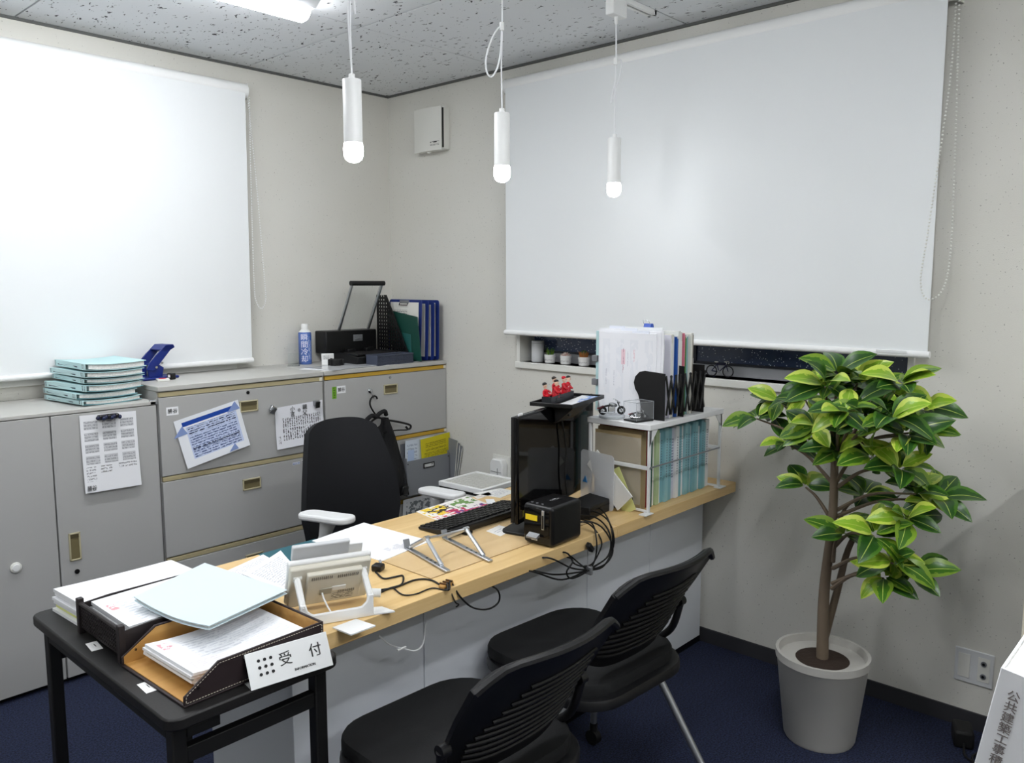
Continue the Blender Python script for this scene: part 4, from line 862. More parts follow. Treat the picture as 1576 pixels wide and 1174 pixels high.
# ------------------------------------------------------------------ white file rack on the desk, files, bookends and models
RX0, RX1, RY0, RY1, RT = -.655, -.145, -2.19, -1.925, 1.036
t = thing('file_rack', 'white metal desktop rack with a board top over teal files', 'rack', (RX0, RY0, DZ))
RK = mat('rack_white', (236,237,237), .4); Lx, Ly, Hz = RX1-RX0, RY1-RY0, RT-DZ
MB().bb(-.004, Lx+.004, -.004, Ly+.004, Hz-.02, Hz).build('top_board', RK, t, bevel=.002)
for x in (.005, Lx-.005):
    for y in (.005, Ly-.005):
        l = MB().box((x, y, (Hz-.02)/2), (.010,.010,Hz-.02)).build('leg', RK, t, bevel=.001)
        MB().box((x+(-.012 if x < .1 else .012), y, .002), (.05,.03,.004)).build('foot_plate', WHITE, l, bevel=.001)
    MB().bb(x-.004, x+.004, .01, Ly-.01, .155, .168).build('side_bar', RK, t, bevel=.001)
    MB().bb(x-.004, x+.004, .01, Ly-.01, .004, .012).build('bottom_bar', RK, t, bevel=.001)
MB().prism([(.0,Hz-.021), (.05,Hz-.021), (.0,Hz-.075)], 1, .0, .003).build('corner_bracket', RK, t); MB().prism([(Lx,Hz-.021), (Lx-.05,Hz-.021), (Lx,Hz-.075)], 1, .0, .003).build('corner_bracket', RK, t)
MB().cyl((.005,.003,.163), (Lx-.005,.003,.163), .003, n=8).build('front_wire', STEELG, t, smooth=True)
MB().cyl((.005,-.001,.163), (.005,.004,.163), .005, n=10).build('wire_screw', STEELG, t)
cols = dict(tan=(170,150,112), red=(128,22,30), dgreen=(26,80,62), cream=(222,220,206), lgreen=(176,196,150), white=(230,232,232), teal=(124,176,186), teal2=(146,192,198), grey=(196,200,214), board=(150,140,126))
ordn = ['first', 'second', 'third', 'fourth', 'fifth', 'sixth', 'seventh', 'eighth', 'ninth', 'tenth', 'eleventh', 'twelfth', 'thirteenth', 'fourteenth', 'fifteenth', 'sixteenth', 'seventeenth', 'eighteenth', 'nineteenth', 'twentieth']
seq = [('tan',.013,.272), ('tan',.012,.28), ('red',.010,.283), ('dgreen',.012,.272), ('cream',.007,.265), ('white',.006,.27), ('lgreen',.015,.275), ('white',.006,.262), ('teal',.017,.272), ('teal2',.016,.275), ('teal',.017,.27), ('grey',.014,.268), ('white',.016,.272), ('teal',.015,.27), ('white',.011,.268), ('teal2',.015,.275), ('teal',.014,.27), ('white',.005,.26), ('teal',.016,.274), ('teal2',.016,.27), ('white',.009,.25), ('teal',.016,.272), ('teal2',.012,.26), ('white',.02,.268)]
x = RX0+.016; n_ = 0; seq = [(a, b_*1.42, c_) for a, b_, c_ in seq]
SPM = {'grey': print_mat('spine_letters', (206,210,222), [(.1,.05,.9,.95,(70,76,110),'rows',16)])}
for k, (c_, th, h) in enumerate(seq):
    if c_ == 'tan': lab = ['tan file box behind clear cover, leftmost in the white rack', 'tan file box between the leftmost one and the red file'][k]
    elif c_ == 'red': lab = 'thin dark red file standing in the white rack'
    else:
        n_ += 1; lab = '%s file, %s to the right of the red file in the rack' % ({'dgreen':'dark green','cream':'cream','white':'white','lgreen':'pale green','teal':'teal','teal2':'light teal','grey':'lettered grey'}[c_], ordn[n_-1] if n_ <= 20 else 'twenty-first')
    t = thing('rack_file', lab, 'file', (x, RY0+.046+.008*((k*7) % 3)/2, DZ+.0012), 0, 'files in the white rack', rot=(0, random.uniform(-.006,.006), 0))
    d = .2; m = mat('file_'+c_, cols[c_], .55)
    cv = MB().bb(0, .0015, 0, d, 0, h).bb(th-.0015, th, 0, d, 0, h).bb(.0015, th-.0015, 0, .0015, 0, h).build('cover', m, t)
    MB().bb(.002, th-.002, .002, d-.004, .004, h-.008).build('pages', PAGES, t)
    if th > .012 and c_ in ('teal','teal2','white','grey'): MB().sheet(1, 1, lambda u, v: (.002+(th-.004)*u, -.0004, h*(.25+.65*v)), .0004).build('spine_label', SPM['grey'] if c_ == 'grey' else print_mat('spine_lbl_%s' % c_, cols[c_], [(.3,.1,.7,.95,(84,96,104),'rows',18)]), t)
    if c_ == 'tan' and k == 0: MB().sheet(1, 1, lambda u, v: (-.001, d-d*u, .02+.24*v), .0006).build('clear_sleeve', mat('sleeve', (226,222,210), .1, alpha=.25), t); MB().bb(-.0012, -.0004, .03, .06, .0, .04).build('base_label', BLACK, t)
    x += th+.0022
bq = [at(905,714,x=-.69), at(952,785,x=-.70), at(974,764,x=-.70), at(920,692,x=-.69)]; bo = bq[1].copy()
t = thing('leaning_booklet', 'white printed booklet leaning diagonally against the rack by the monitor', 'booklet', bo)
MB().sheet(4, 2, lambda u, v: (bq[0]*(1-u)*(1-v)+bq[1]*u*(1-v)+bq[2]*u*v+bq[3]*(1-u)*v)-bo, -.006).build('cover', print_mat('booklet_print', (226,226,222), [(.12,.3,.55,.5,(150,150,150),'rows',14), (.12,.62,.78,.70,(110,110,114),'rows',14), (.08,.74,.3,.82,(80,80,84),'rows',16)]), t)
t = thing('yellow_note', 'pale yellow note tucked behind the leaning booklet', 'paper', (-.675, -2.125, DZ+.001), rot=(R(-28),0,0))
MB().sheet(1, 2, lambda u, v: (0, .03-.06*u, .16*v), .001).build('sheet', mat('yellow_note', (220,222,150), .6), t)
t = thing('clear_case_sheet', 'white plastic sheet standing between monitor and rack', 'sheet', (-.70, -2.0, DZ+.001), rot=(0,0,R(80)))
MB().prism(rrect(.17,.2,.015,4,0,.1), 1, 0, .002).build('sheet', mat('milky_sheet', (240,243,246), .25, alpha=.5), t)
MB().prism([(.05,.08), (.075,.08), (.06,.105)], 1, -.001, .003).build('blue_mark', mat('blue_mark', (60,130,190), .5), t)
# on the rack top
Z0 = RT+.0012
t = thing('accordion_bookend', 'black expanding bookend with curved end plate on the rack top', 'bookend', (-.555, -2.185, Z0))
cur = [(0,0), (0,.168), (.085,.173), (.108,.168), (.126,.15), (.132,.128), (.126,.105), (.112,.085), (.104,.06), (.1,.03), (.1,0)]
MB().prism(cur, 0, -.003, 0).build('end_plate', SATIN, t, bevel=.0008)
MB().prism([(0,0), (0,.185), (.06,.19), (.1,.19), (.1,0)], 0, .125, .128).build('middle_plate', SATIN, t, bevel=.0008)
MB().prism([(0,0), (0,.18), (.1,.18), (.1,0)], 0, .27, .273).build('end_plate', SATIN, t, bevel=.0008)
for (xa, xb, n) in ((.0,.125,4), (.128,.27,4)):
    w_ = (xb-xa)/n
    for k in range(n):
        for s in (0, 1):
            a = (xa+w_*k, .02 if s else .16); b_ = (xa+w_*(k+1), .16 if s else .02)
            L = hypot(b_[0]-a[0], b_[1]-a[1]); an = atan2(b_[1]-a[1], b_[0]-a[0])
            MB().box(((a[0]+b_[0])/2, -.002-.0035*s, (a[1]+b_[1])/2), (L,.003,.010), (0,-an,0)).build('lattice_bar', BLACK, t, bevel=.0008)
ENV = print_mat('envelope_print', (240,241,245), [(.05,.05,.95,.92,(234,236,241),'cols',4), (.40,.62,.47,.8,(236,206,214),'solid',1), (.425,.52,.45,.82,(196,160,172),'cols',40), (.50,.6,.54,.78,(220,220,228),'cols',30), (.27,.34,.295,.54,(190,190,200),'cols',28), (.12,.36,.145,.56,(200,200,210),'cols',28), (.60,.66,.66,.80,(236,216,222),'cols',20)], .25)
for k, (dx, ya, yb, h, lab) in enumerate(((-.016,-1.895,-2.135,.305,'front white envelope with vertical print behind the curved bookend'), (-.003,-1.88,-2.15,.312,'second white envelope behind the front one on the rack top'), (.010,-1.875,-2.16,.318,'third white envelope with blue-lettered tab on the rack top'))):
    t = thing('document_envelope', lab, 'envelope', (-.535+dx, ya, Z0), R(2-2*k), 'white envelopes on the rack top')
    W_ = ya-yb
    MB().sheet(8, 6, lambda u, v: (-.003*sin(pi*u)-.004*sin(2*pi*v)*u, -W_*u, h*v), .005).build('sleeve', ENV, t, smooth=True)
    MB().bb(.0005, .0025, -W_+.03+.07*k, -W_+.10+.07*k, h, h+.010).build('index_tab', print_mat('tab_print_%d' % k, (230,234,244), [(.1,.2,.9,.8,(40,60,150),'rows',2)]), t)
t = thing('binder_file', 'pale teal file with two grey clips at the back of the envelopes', 'file', (-.515, -1.85, Z0), 0)
MB().bb(0, .008, -.27, 0, 0, .305).build('cover', TEAL, t, bevel=.001)
for z in (.11, .2): MB().bb(-.008, .012, -.012, .014, z-.012, z+.012).build('clip', mat('clip_grey', (120,122,126), .4), t, bevel=.002)
tops = [('white',(226,224,234),.010,.300,'lilac-white file'), ('cream',(228,222,170),.008,.302,'cream notebook with yellow edge'), ('white',(236,236,236),.010,.298,'plain white file'), ('blue',(28,84,170),.010,.292,'bright blue file'), ('white',(228,230,226),.016,.31,'thick white file'), ('white',(222,224,220),.014,.305,'greyish white file'), ('pink',(212,120,140),.006,.303,'thin pink file'), ('green',(60,130,50),.008,.29,'green file'), ('teal',(140,180,184),.018,.295,'grey teal file'), ('white',(236,234,226),.012,.30,'ivory file'), ('grey',(150,142,130),.008,.30,'brownish grey file')]
x = -.494
for k, (nm, c_, th, h, lab) in enumerate(tops):
    t = thing('document_file', '%s standing in the black bookend on the rack top' % lab, 'file', (x, -2.165+.004*(k % 3), Z0), 0, 'files in the bookend', rot=(0, random.uniform(-.01,.01), 0))
    MB().bb(0, th, 0, .215, 0, h).build('cover', mat('top_file_%d' % k, c_, .5), t, bevel=.0008)
    MB().bb(.002, th-.002, -.001, .2, h-.006, h+.002).build('page_tops', PAGES, t)
    if k in (0, 1, 4, 5): MB().bb(.002, th-.002, -.0015, -.0003, h*.5, h*.9).build('spine_label', print_mat('tf_lbl%d' % k, (236,236,232), [(.2,.1,.8,.9,(120,120,110),'rows',14)]), t)
    x += th+.0045
t = thing('binder_clip', 'bright blue binder clip on top of the rack files', 'clip', (-.478, -2.06, Z0+.322))
MB().prism([(-.014,-.006), (.014,-.006), (.008,.016), (-.006,.016)], 1, -.016, .016).build('clip_body', mat('clip_blue', (20,80,190), .35), t, bevel=.002); MB().tube([(-.01,-.014,.014), (-.02,-.012,.028), (-.02,.012,.028), (-.01,.014,.014)], .0012, n=6, smooth=0).build('clip_wire', CHROME, t)
t = thing('white_sheets', 'loose white sheets sticking up behind the blue clip', 'paper', (-.4985, -1.93, Z0), rot=(0,0,0))
MB().sheet(4, 4, lambda u, v: (.002*sin(3*v), -.2*u, .325*v), .003).build('sheet', PAPER, t, smooth=True)
t = thing('small_bottle', 'small green bottle with pale cap at the end of the rack top', 'bottle', (-.255, -2.10, Z0)); t.scale = (1.1,1.1,1.22)
MB().lathe([(.014,0), (.016,.003), (.016,.14), (.011,.158), (.008,.165)], n=18).build('bottle_body', mat('bottle_green', (20,66,50), .2), t, smooth=True); MB().lathe([(.0095,.166), (.0095,.19), (.007,.193), (.001,.193)], n=14).build('cap', OFFW, t, smooth=True)
MB().lathe([(.0163,.09), (.0163,.125)], n=18).build('label', mat('bottle_label', (150,180,150), .5), t, smooth=True)
t = thing('tissue_box_card', 'pale red-lettered card standing by the green bottle', 'card', (-.285, -2.12, Z0), R(0))
MB().sheet(1, 1, lambda u, v: (.03*u, 0, .2*v), .006).build('card', print_mat('red_letters', (226,222,218), [(.3,.2,.7,.8,(190,60,60),'rows',8)]), t)
def motorbike(name, label, loc, rz, sc):
    t = thing(name, label, 'model motorcycle', loc, rz)
    RM = Matrix.Rotation(pi/2, 4, 'X')
    def S(p): return Vector(p)*sc
    for x, r in ((-.036,.016), (.036,.0165)):
        w = MB().torus(S((x,0,r)), (r-.004)*sc, .0042*sc, RM, 20, 8).build('tyre', RUBBER, t, smooth=True)
        b = MB(); b.torus(S((x,0,r)), (r-.008)*sc, .0012*sc, RM, 16, 6); b.cyl(S((x,-.005,r)), S((x,.005,r)), .0035*sc, n=10)
        for k in range(6): a = pi*k/3; b.cyl(S((x,0,r)), S((x+(r-.008)*cos(a),0,r+(r-.008)*sin(a))), .0006*sc, n=5)
        b.build('wheel', CHROME, w, smooth=True)
    MB().sph(S((.004,0,.038)), .011*sc, 12, (1.6,.75,.75), (0,.25,0)).build('fuel_tank', mat('tank_silver', (170,172,176), .2, metal=.8), t, smooth=True)
    MB().box(S((-.002,0,.021)), S((.026,.014,.02))).cyl(S((.0,0,.02)), S((.009,0,.035)), .006*sc, n=10).cyl(S((-.004,0,.02)), S((-.010,0,.034)), .006*sc, n=10).build('engine', CHROME, t, bevel=.001*sc)
    MB().sph(S((-.022,0,.034)), .01*sc, 10, (1.7,.8,.4), (0,-.2,0)).build('saddle', BLACK, t, smooth=True)
    b = MB(); b.cyl(S((.036,.005,.0165)), S((.02,.005,.05)), .0016*sc, n=8); b.cyl(S((.036,-.005,.0165)), S((.02,-.005,.05)), .0016*sc, n=8); b.build('fork', CHROME, t, smooth=True)
    MB().tube([S((.008,-.02,.058)), S((.018,-.014,.056)), S((.021,0,.05)), S((.018,.014,.056)), S((.008,.02,.058))], .0013*sc, n=6).build('handlebar', CHROME, t, smooth=True)
    MB().sph(S((.027,0,.046)), .005*sc, 10).build('headlamp', CHROME, t, smooth=True)
    MB().tube([S((.008,-.009,.012)), S((-.01,-.011,.009)), S((-.048,-.011,.012))], .0026*sc, n=8).tube([S((.008,.009,.012)), S((-.01,.011,.009)), S((-.048,.011,.012))], .0026*sc, n=8).build('exhaust', CHROME, t, smooth=True)
    MB().prism([(-.055*sc,.028*sc), (-.035*sc,.036*sc), (-.02*sc,.03*sc), (-.034*sc,.031*sc), (-.052*sc,.022*sc)], 1, -.005*sc, .005*sc).build('rear_mudguard', mat('maroon_paint', (90,30,40), .2), t)
    MB().sph(S((-.056,0,.026)), .0025*sc, 8).build('tail_light', RED, t, smooth=True)
    return t
t = thing('display_disc', 'round clear display stand under the larger motorcycle model', 'display stand', (-.615, -2.0, Z0))
MB().lathe([(.046,0), (.048,.003), (.048,.009), (.044,.011), (.001,.011)], n=32).build('disc', mat('milky_acrylic', (214,220,224), .08, alpha=.6), t, smooth=True)
motorbike('model_motorcycle', 'chrome cruiser motorcycle model on the round clear stand', (-.622, -2.005, Z0+.0115), R(-40), .95)
cs = Vector((-.605, -2.108, Z0)); 
t = thing('display_case', 'clear acrylic display case with dark base on the rack corner', 'display case', cs, R(-12))
MB().bb(-.042, .042, -.033, .033, 0, .005).build('base', BLACK, t, bevel=.001)
b = MB()
for (x0, x1, y0, y1) in ((-.042,.042,-.033,-.0315), (-.042,.042,.0315,.033), (-.042,-.0405,-.0315,.0315), (.0405,.042,-.0315,.0315)): b.bb(x0, x1, y0, y1, .0055, .068)
b.bb(-.042, .042, -.033, .033, .0682, .0695)
b.build('cover', mat('case_acrylic', (236,240,242), .05, alpha=.045), t)
b = MB()
for sx in (-1, 1):
    for sy in (-1, 1): b.cyl((sx*.0415,sy*.0325,.005), (sx*.0415,sy*.0325,.0695), .0009, n=6)
    b.cyl((sx*.0415,-.0325,.069), (sx*.0415,.0325,.069), .0009, n=6); b.cyl((-.0415,sx*.0325,.069), (.0415,sx*.0325,.069), .0009, n=6)
b.build('case_edges', mat('case_edge', (150,154,158), .3), t)
motorbike('model_motorcycle', 'small silver motorcycle model inside the clear display case', cs+Vector((0,0,.0055)), R(-55), .62)
# ------------------------------------------------------------------ window sill things
SZ = 1.1355
t = thing('white_cylinder', 'plain white cylindrical canister at the left end of the sill', 'canister', (.045, -1.075, SZ))
MB().lathe([(.029,0), (.031,.003), (.031,.1), (.029,.104), (.001,.104)], n=28).build('body', mat('canister_white', (212,214,216), .5), t, smooth=True); MB().lathe([(.0312,.092), (.0312,.094)], n=28).build('lid_seam', STEELG, t, smooth=True)
POT = mat('pot_white', (232,232,230), .45); POTP = mat('pot_marks', (120,122,126), .6)
def small_pot(y, label):
    t = thing('mini_pot', label, 'potted plant', (.035, y, SZ), 0, 'miniature potted plants on the sill')
    MB().lathe([(.022,0), (.025,.003), (.0265,.03), (.028,.031), (.028,.041), (.0255,.042), (.024,.038), (.001,.037)], n=24).build('pot', POT, t, smooth=True)
    for k in range(5): a = R(150+20*k); MB().tube([(.0265*cos(a), .0265*sin(a), .012+.003*(k % 2)), (.0268*cos(a+.18), .0268*sin(a+.18), .02), (.0268*cos(a+.3), .0268*sin(a+.3), .014)], .0005, n=4, smooth=2).build('pot_mark', POTP, t)
    return t
t = small_pot(-1.163, 'miniature white pot with upright green grass beside the canister'); GR = [mat('grass_a', (110,150,40), .5), mat('grass_b', (70,110,40), .5)]
for k in range(34):
    a, r, h, tl = random.uniform(0,6.28), .016*sqrt(random.random()), random.uniform(.02,.042), random.uniform(0,.014)
    p = Vector((r*cos(a), r*sin(a), .037)); MB().tube([p, p+Vector((tl*.4*cos(a), tl*.4*sin(a), h*.6)), p+Vector((tl*cos(a), tl*sin(a), h))], .0013, n=4, smooth=2, rad=lambda q: .0015*(1-.8*q)).build('grass_blade', GR[k % 2], t)
t = small_pot(-1.262, 'miniature white pot with a pale pink rosette succulent'); PK = [mat('succ_a', (222,206,196), .5), mat('succ_b', (206,170,160), .5)]
for rg, (n, rr, tilt, zz_) in enumerate(((9,.020,.35,.042), (7,.014,.8,.046), (5,.007,1.2,.05))):
    for k in range(n):
        a = 2*pi*k/n+rg*.4; MB().sph((rr*cos(a), rr*sin(a), zz_), .009, 8, (.95,.7,.38), (0,-tilt,a)).build('petal_leaf', PK[(k+rg) % 2], t, smooth=True)
t = small_pot(-1.372, 'miniature white pot with a round green cactus and orange sprigs'); CG = mat('cactus_green', (74,104,70), .6); OR = mat('sprig_orange', (176,110,50), .6)
b = MB(); b.lathe([(.012*(1-.0), .038), (.018,.046), (.0195,.056), (.016,.066), (.008,.072), (.001,.073)], n=20); b.build('cactus', CG, t, smooth=True)
for k in range(14):
    a = R(120+12*k); p = Vector((.018*cos(a), .018*sin(a), .037)); MB().tube([p, p+Vector((.004*cos(a), .004*sin(a), .016)), p+Vector((.006*cos(a), .006*sin(a), .024+.004*(k % 3)))], .0014, n=4, smooth=2).build('sprig', OR, t)
t = thing('model_bicycle', 'dark blue miniature bicycle model standing on the window sill', 'model bicycle', (.035, -2.075, SZ), R(-85))
BN = mat('bike_navy', (24,26,60), .35); RM = Matrix.Rotation(pi/2, 4, 'X')
for x in (-.034, .038):
    w = MB().torus((x,0,.025), .0222, .0024, RM, 28, 6).build('tyre', RUBBER, t, smooth=True); b = MB()
    for k in range(8): a = pi*k/4; b.cyl((x,0,.025), (x+.022*cos(a),0,.025+.022*sin(a)), .0004, n=4)
    b.cyl((x,-.003,.025), (x,.003,.025), .002, n=8); b.build('spokes', STEELG, w)
b = MB()
for a, c_ in (((-.034,0,.025),(-.002,0,.022)), ((-.002,0,.022),(-.012,0,.06)), ((-.034,0,.025),(-.010,0,.054)), ((-.010,0,.054),(.026,0,.056)), ((-.002,0,.022),(.027,0,.05)), ((.025,0,.064),(.038,0,.025))): b.cyl(a, c_, .0021, n=6)
b.build('frame', BN, t, smooth=True)
MB().sph((-.014,0,.063), .006, 8, (1.6,.7,.4)).build('saddle', OFFW, t, smooth=True)
MB().tube([(.034,-.012,.056), (.036,-.012,.064), (.026,-.012,.066), (.025,0,.066), (.026,.012,.066), (.036,.012,.064), (.034,.012,.056)], .0012, n=6).build('handlebar', OFFW, t, smooth=True)
MB().cyl((-.002,-.002,.022), (-.002,.002,.022), .006, n=12).cyl((-.002,-.004,.022), (.008,-.004,.016), .001, n=5).build('crank', STEELG, t)
MB().box((-.02,0,.002), (.003,.012,.003)).build('stand', BN, t)
# ------------------------------------------------------------------ things on the black table
LEA = mat('brown_leather', (46,36,38), .45); STI = mat('stitching', (214,206,190), .7)
t = thing('letter_tray', 'dark leather letter tray with wood lining and white stitching', 'tray', (-2.19, -2.093, TZ+.0005), R(2))
X0, X1, Y0, Y1, TH = -.165, .165, -.135, .135, .07
MB().bb(X0, X1, Y0, Y1, 0, .004).build('base', LEA, t, bevel=.001); MB().bb(X0+.006, X1-.006, Y0+.006, Y1-.006, .0041, .006).build('base_lining', WOODT, t)
prof = [(X0,.004), (X1,.004), (X1,TH), (X0+.075,TH), (X0,.022)]
for s, ya in ((-1,Y0), (1,Y1)):
    w = MB().prism(prof, 1, ya, ya-s*.0045).build('side_wall', LEA, t, bevel=.001)
    MB().prism([(X0+.004,.006), (X1-.006,.006), (X1-.006,TH-.004), (X0+.077,TH-.004), (X0+.004,.022)], 1, ya-s*.0046, ya-s*.0062).build('side_lining', WOODT, w)
    pth = [(X0+.004,.008), (X1-.005,.008), (X1-.005,TH-.005), (X0+.076,TH-.005), (X0+.005,.022), (X0+.004,.008)]; b = MB()
    for (xa, za), (xb, zb) in zip(pth, pth[1:]):
        L = hypot(xb-xa, zb-za); n = max(1, int(L/.0062)); an = atan2(zb-za, xb-xa)
        for k in range(n): f_ = (k+.5)/n; b.box((xa+(xb-xa)*f_, ya+s*.0004, za+(zb-za)*f_), (.0038,.0008,.0011), (0,-an,0))
    b.build('stitches', STI, w)['kind'] = 'stuff'
    MB().cyl((X0+.03,ya-s*.0062,.03), (X0+.03,ya+s*.001,.03), .003, n=10).build('rivet', BLACK, w)
w = MB().bb(X1-.0045, X1, Y0+.0045, Y1-.0045, .004, TH).build('back_wall', LEA, t, bevel=.001); MB().bb(X1-.0062, X1-.0046, Y0+.006, Y1-.006, .006, TH-.004).build('back_lining', WOODT, w)
FORM = print_mat('form_stack', (244,245,248), [(.05,.72,.16,.9,(232,170,180),'blob',9), (.2,.3,.55,.85,(218,220,226),'rows',16), (.55,.1,.95,.9,(226,228,233),'rows',20), (.05,.1,.4,.28,(224,220,226),'rows',22)])
t = thing('form_stack', 'stack of stamped forms lying in the leather letter tray', 'paper stack', (-2.185, -2.093, TZ+.0072), R(2))
for k in range(5): MB().sheet(10, 4, lambda u, v, k=k: (-.125+.27*u-.006*(k % 2)-.002*k, -.105+.205*v+.003*((k*3) % 4), .004+.0065*k+.018*(u-.15)*max(0, u-.15)+.012*(1-u)**3), .0058).build('sheets', FORM if k == 4 else PAPER, t, smooth=True)
t = thing('mesh_tray', 'dark brown plastic letter tray with a perforated end panel', 'tray', (-2.185, -1.83, TZ+.0005), 0)
MT = mat('tray_brown', (40,34,35), .5)
MB().bb(-.165, .165, -.115, .115, .012, .016).build('base', MT, t)
for s in (-1, 1):
    MB().prism([(-.165,.012), (.165,.012), (.165,.075), (-.1,.075), (-.165,.07)], 1, s*.115, s*.119).build('side_wall', MT, t, bevel=.001)
    MB().bb(-.172, -.158, s*.115-.008, s*.115+.008, 0, .085).build('corner_post', MT, t, bevel=.002)
    MB().bb(.15, .165, s*.115-.008, s*.115+.008, 0, .03).build('rear_foot', MT, t, bevel=.002)
b = MB()
for k in range(22): y = -.105+.01*k; b.box((-.166, y, .043), (.003,.0042,.056))
for k in range(7): b.box((-.166, 0, .018+.0085*k), (.003,.222,.0036))
b.build('mesh_panel', MT, t); MB().tube([(-.166,-.112,.073), (-.166,.112,.073)], .005, n=8, smooth=0).build('panel_rim', MT, t, smooth=True)
t = thing('form_stack', 'stamped form sheets heaped in the perforated letter tray', 'paper stack', (-2.18, -1.83, TZ+.017))
FORM2 = print_mat('form_stack2', (246,247,249), [(.04,.55,.1,.75,(236,170,176),'blob',10), (.12,.05,.9,.8,(218,222,227),'rows',14)])
for k in range(7): MB().sheet(8, 4, lambda u, v, k=k: (-.148+.29*u+.002*(k % 3), -.105+.212*v, .004+.0085*k+.004*sin(2*u)), .008).build('sheets', FORM2 if k == 6 else PAPER, t, smooth=True)
t = thing('paper_pile', 'pile of white papers with a yellow sheet at the table back edge', 'paper stack', (-2.19, -1.615, TZ+.0005), R(3))
for k in range(6): MB().sheet(6, 4, lambda u, v, k=k: (-.155+.31*u+.004*((k*5) % 3), -.09+.19*v-.003*(k % 2), .007+.0085*k+.005*(1-u)**2*k*.3), .0078).build('sheets', mat('pale_yellow', (226,230,150), .7) if k == 1 else PAPER, t, smooth=True)
bf = [at(206,918,z=.805), at(322,960,z=.80), at(442,905,z=.80), at(315,866,z=.80)]; o_ = bf[0].copy()
t = thing('blue_folder', 'pale blue paper folder lying slanted across both letter trays', 'folder', o_)
def fold(u, v, dz=0):
    p = bf[0]*(1-u)*(1-v)+bf[1]*u*(1-v)+bf[2]*u*v+bf[3]*(1-u)*v
    return (p.x-o_.x, p.y-o_.y, p.z-o_.z+dz-.012*sin(pi*u)*(1-v)-.004*u)
PBL = mat('pale_blue_card', (216,232,238), .6)
MB().sheet(10, 8, lambda u, v: fold(u, v), .0015).build('front_cover', PBL, t, smooth=True); MB().sheet(10, 8, lambda u, v: fold(u, v, -.0085), .0015).build('back_cover', PBL, t, smooth=True)
MB().sheet(10, 8, lambda u, v: fold(.02+.95*u, .02+.96*v, -.002), .006).build('pages', PAGES, t, smooth=True)
t = thing('white_folder', 'white paper folder under the pale blue folder', 'folder', o_+Vector((.02,.03,-.014)))
MB().sheet(8, 6, lambda u, v: Vector(fold(.1+.9*u, .05+.95*v)), .004).build('cover', PAPER, t, smooth=True)
for i, (px, py, lab) in enumerate(((145,994,'small white printed label on the table before the perforated tray'), (227,1057,'small white printed label on the table before the leather tray'))):
    t = thing('table_label', lab, 'label', at(px, py, z=TZ+.0006), R(-6+3*i))
    MB().sheet(1, 1, lambda u, v: (-.012+.024*u, .026-.052*v, 0), -.0005).build('label_sheet', print_mat('tlabel', (238,238,236), [(.35,.2,.65,.8,(40,40,42),'cols',2.2)]), t)
# reception sign: folded tent of brushed silver card
sa, sb = at(387,1063,z=TZ), at(513,1023,z=TZ); sd = (sb-sa); SL = sd.length; sang = atan2(sd.y, sd.x)
t = thing('reception_sign', 'silver tent sign reading reception in large characters on the table', 'sign', sa, sang)
SGM = mat('sign_silver', (214,216,217), .35, metal=.35)
MB().prism([(0,0), (.0015,0), (.034,.0625), (.0335,.064), (.032,.064)], 0, 0, SL).build('front_panel', SGM, t)
MB().prism([(.068,0), (.0665,0), (.0325,.0622), (.0342,.064)], 0, 0, SL).build('rear_panel', SGM, t); MB().prism([(.002,.0002), (.066,.0002), (.066,.0015), (.002,.0015)], 0, 0, SL).build('bottom_panel', SGM, t)
ti = atan2(.064,.032)
def sg(x, h): return (x, .032*h/.064-.0009, h+.0004)
text('受', .030, INK, t, sg(SL*.45,.036), (ti,0,0)); text('付', .030, INK, t, sg(SL*.82,.036), (ti,0,0)); text('INFORMATION', .0076, INK, t, sg(SL*.66,.0125), (ti,0,0), sx=.9)
for i in range(3):
    for j in range(3):
        p = Vector(sg(SL*(.14+.072*i), .022+.0125*j)); n = Vector((0,-sin(ti),cos(ti))); MB().cyl(p, p+n*.0006, .0033, n=14).build('dot', INK, t)
# ------------------------------------------------------------------ rubber plant
PX, PYY = -.40, -2.72
t = thing('rubber_plant', 'tall leafy rubber plant with yellow-green leaves by the right wall', 'plant', (PX, PYY, 0))
MB().lathe([(.11,0), (.115,.01), (.145,.27), (.15,.275), (.15,.30), (.14,.30), (.135,.275), (.001,.27)], n=32).build('pot', mat('planter_grey', (190,188,182), .5), t, smooth=True)
MB().lathe([(.133,.2705), (.001,.278)], n=24).build('soil', mat('soil', (50,38,30), .9, bump=(60,1)), t)
BARK = mat('bark', (112,98,82), .8, bump=(90,.6))
LEAFM = []
for nm, a, b_ in (('leaf_dark', (38,78,26), (70,112,34)), ('leaf_mid', (62,106,28), (118,150,44)), ('leaf_lime', (132,172,44), (190,208,84))):
    m = mat(nm, a, .3); q = NT(m); uv = q.n('ShaderNodeTexCoord').outputs['UV']; sp = q.n('ShaderNodeSeparateXYZ'); q.l(uv, sp.inputs[0])
    e = q.m('ABSOLUTE', q.m('SUBTRACT', sp.outputs[1], .5)); no = q.n('ShaderNodeTexNoise'); no.inputs['Scale'].default_value = 5; q.l(uv, no.inputs['Vector'])
    f_ = q.m('GREATER_THAN', q.m('ADD', e, q.m('MULTIPLY', q.m('SUBTRACT', no.outputs['Fac'], .5), .5)), .36 if nm == 'leaf_dark' else .28)
    mid = q.m('LESS_THAN', e, .018)
    q.l(q.mix(mid, q.mix(f_, lin(a)+(1,), lin(b_)+(1,)), lin((170,190,90))+(1,)), q.b.inputs['Base Color']); q.b.inputs['Subsurface Weight'].default_value = 0
    LEAFM.append(m)
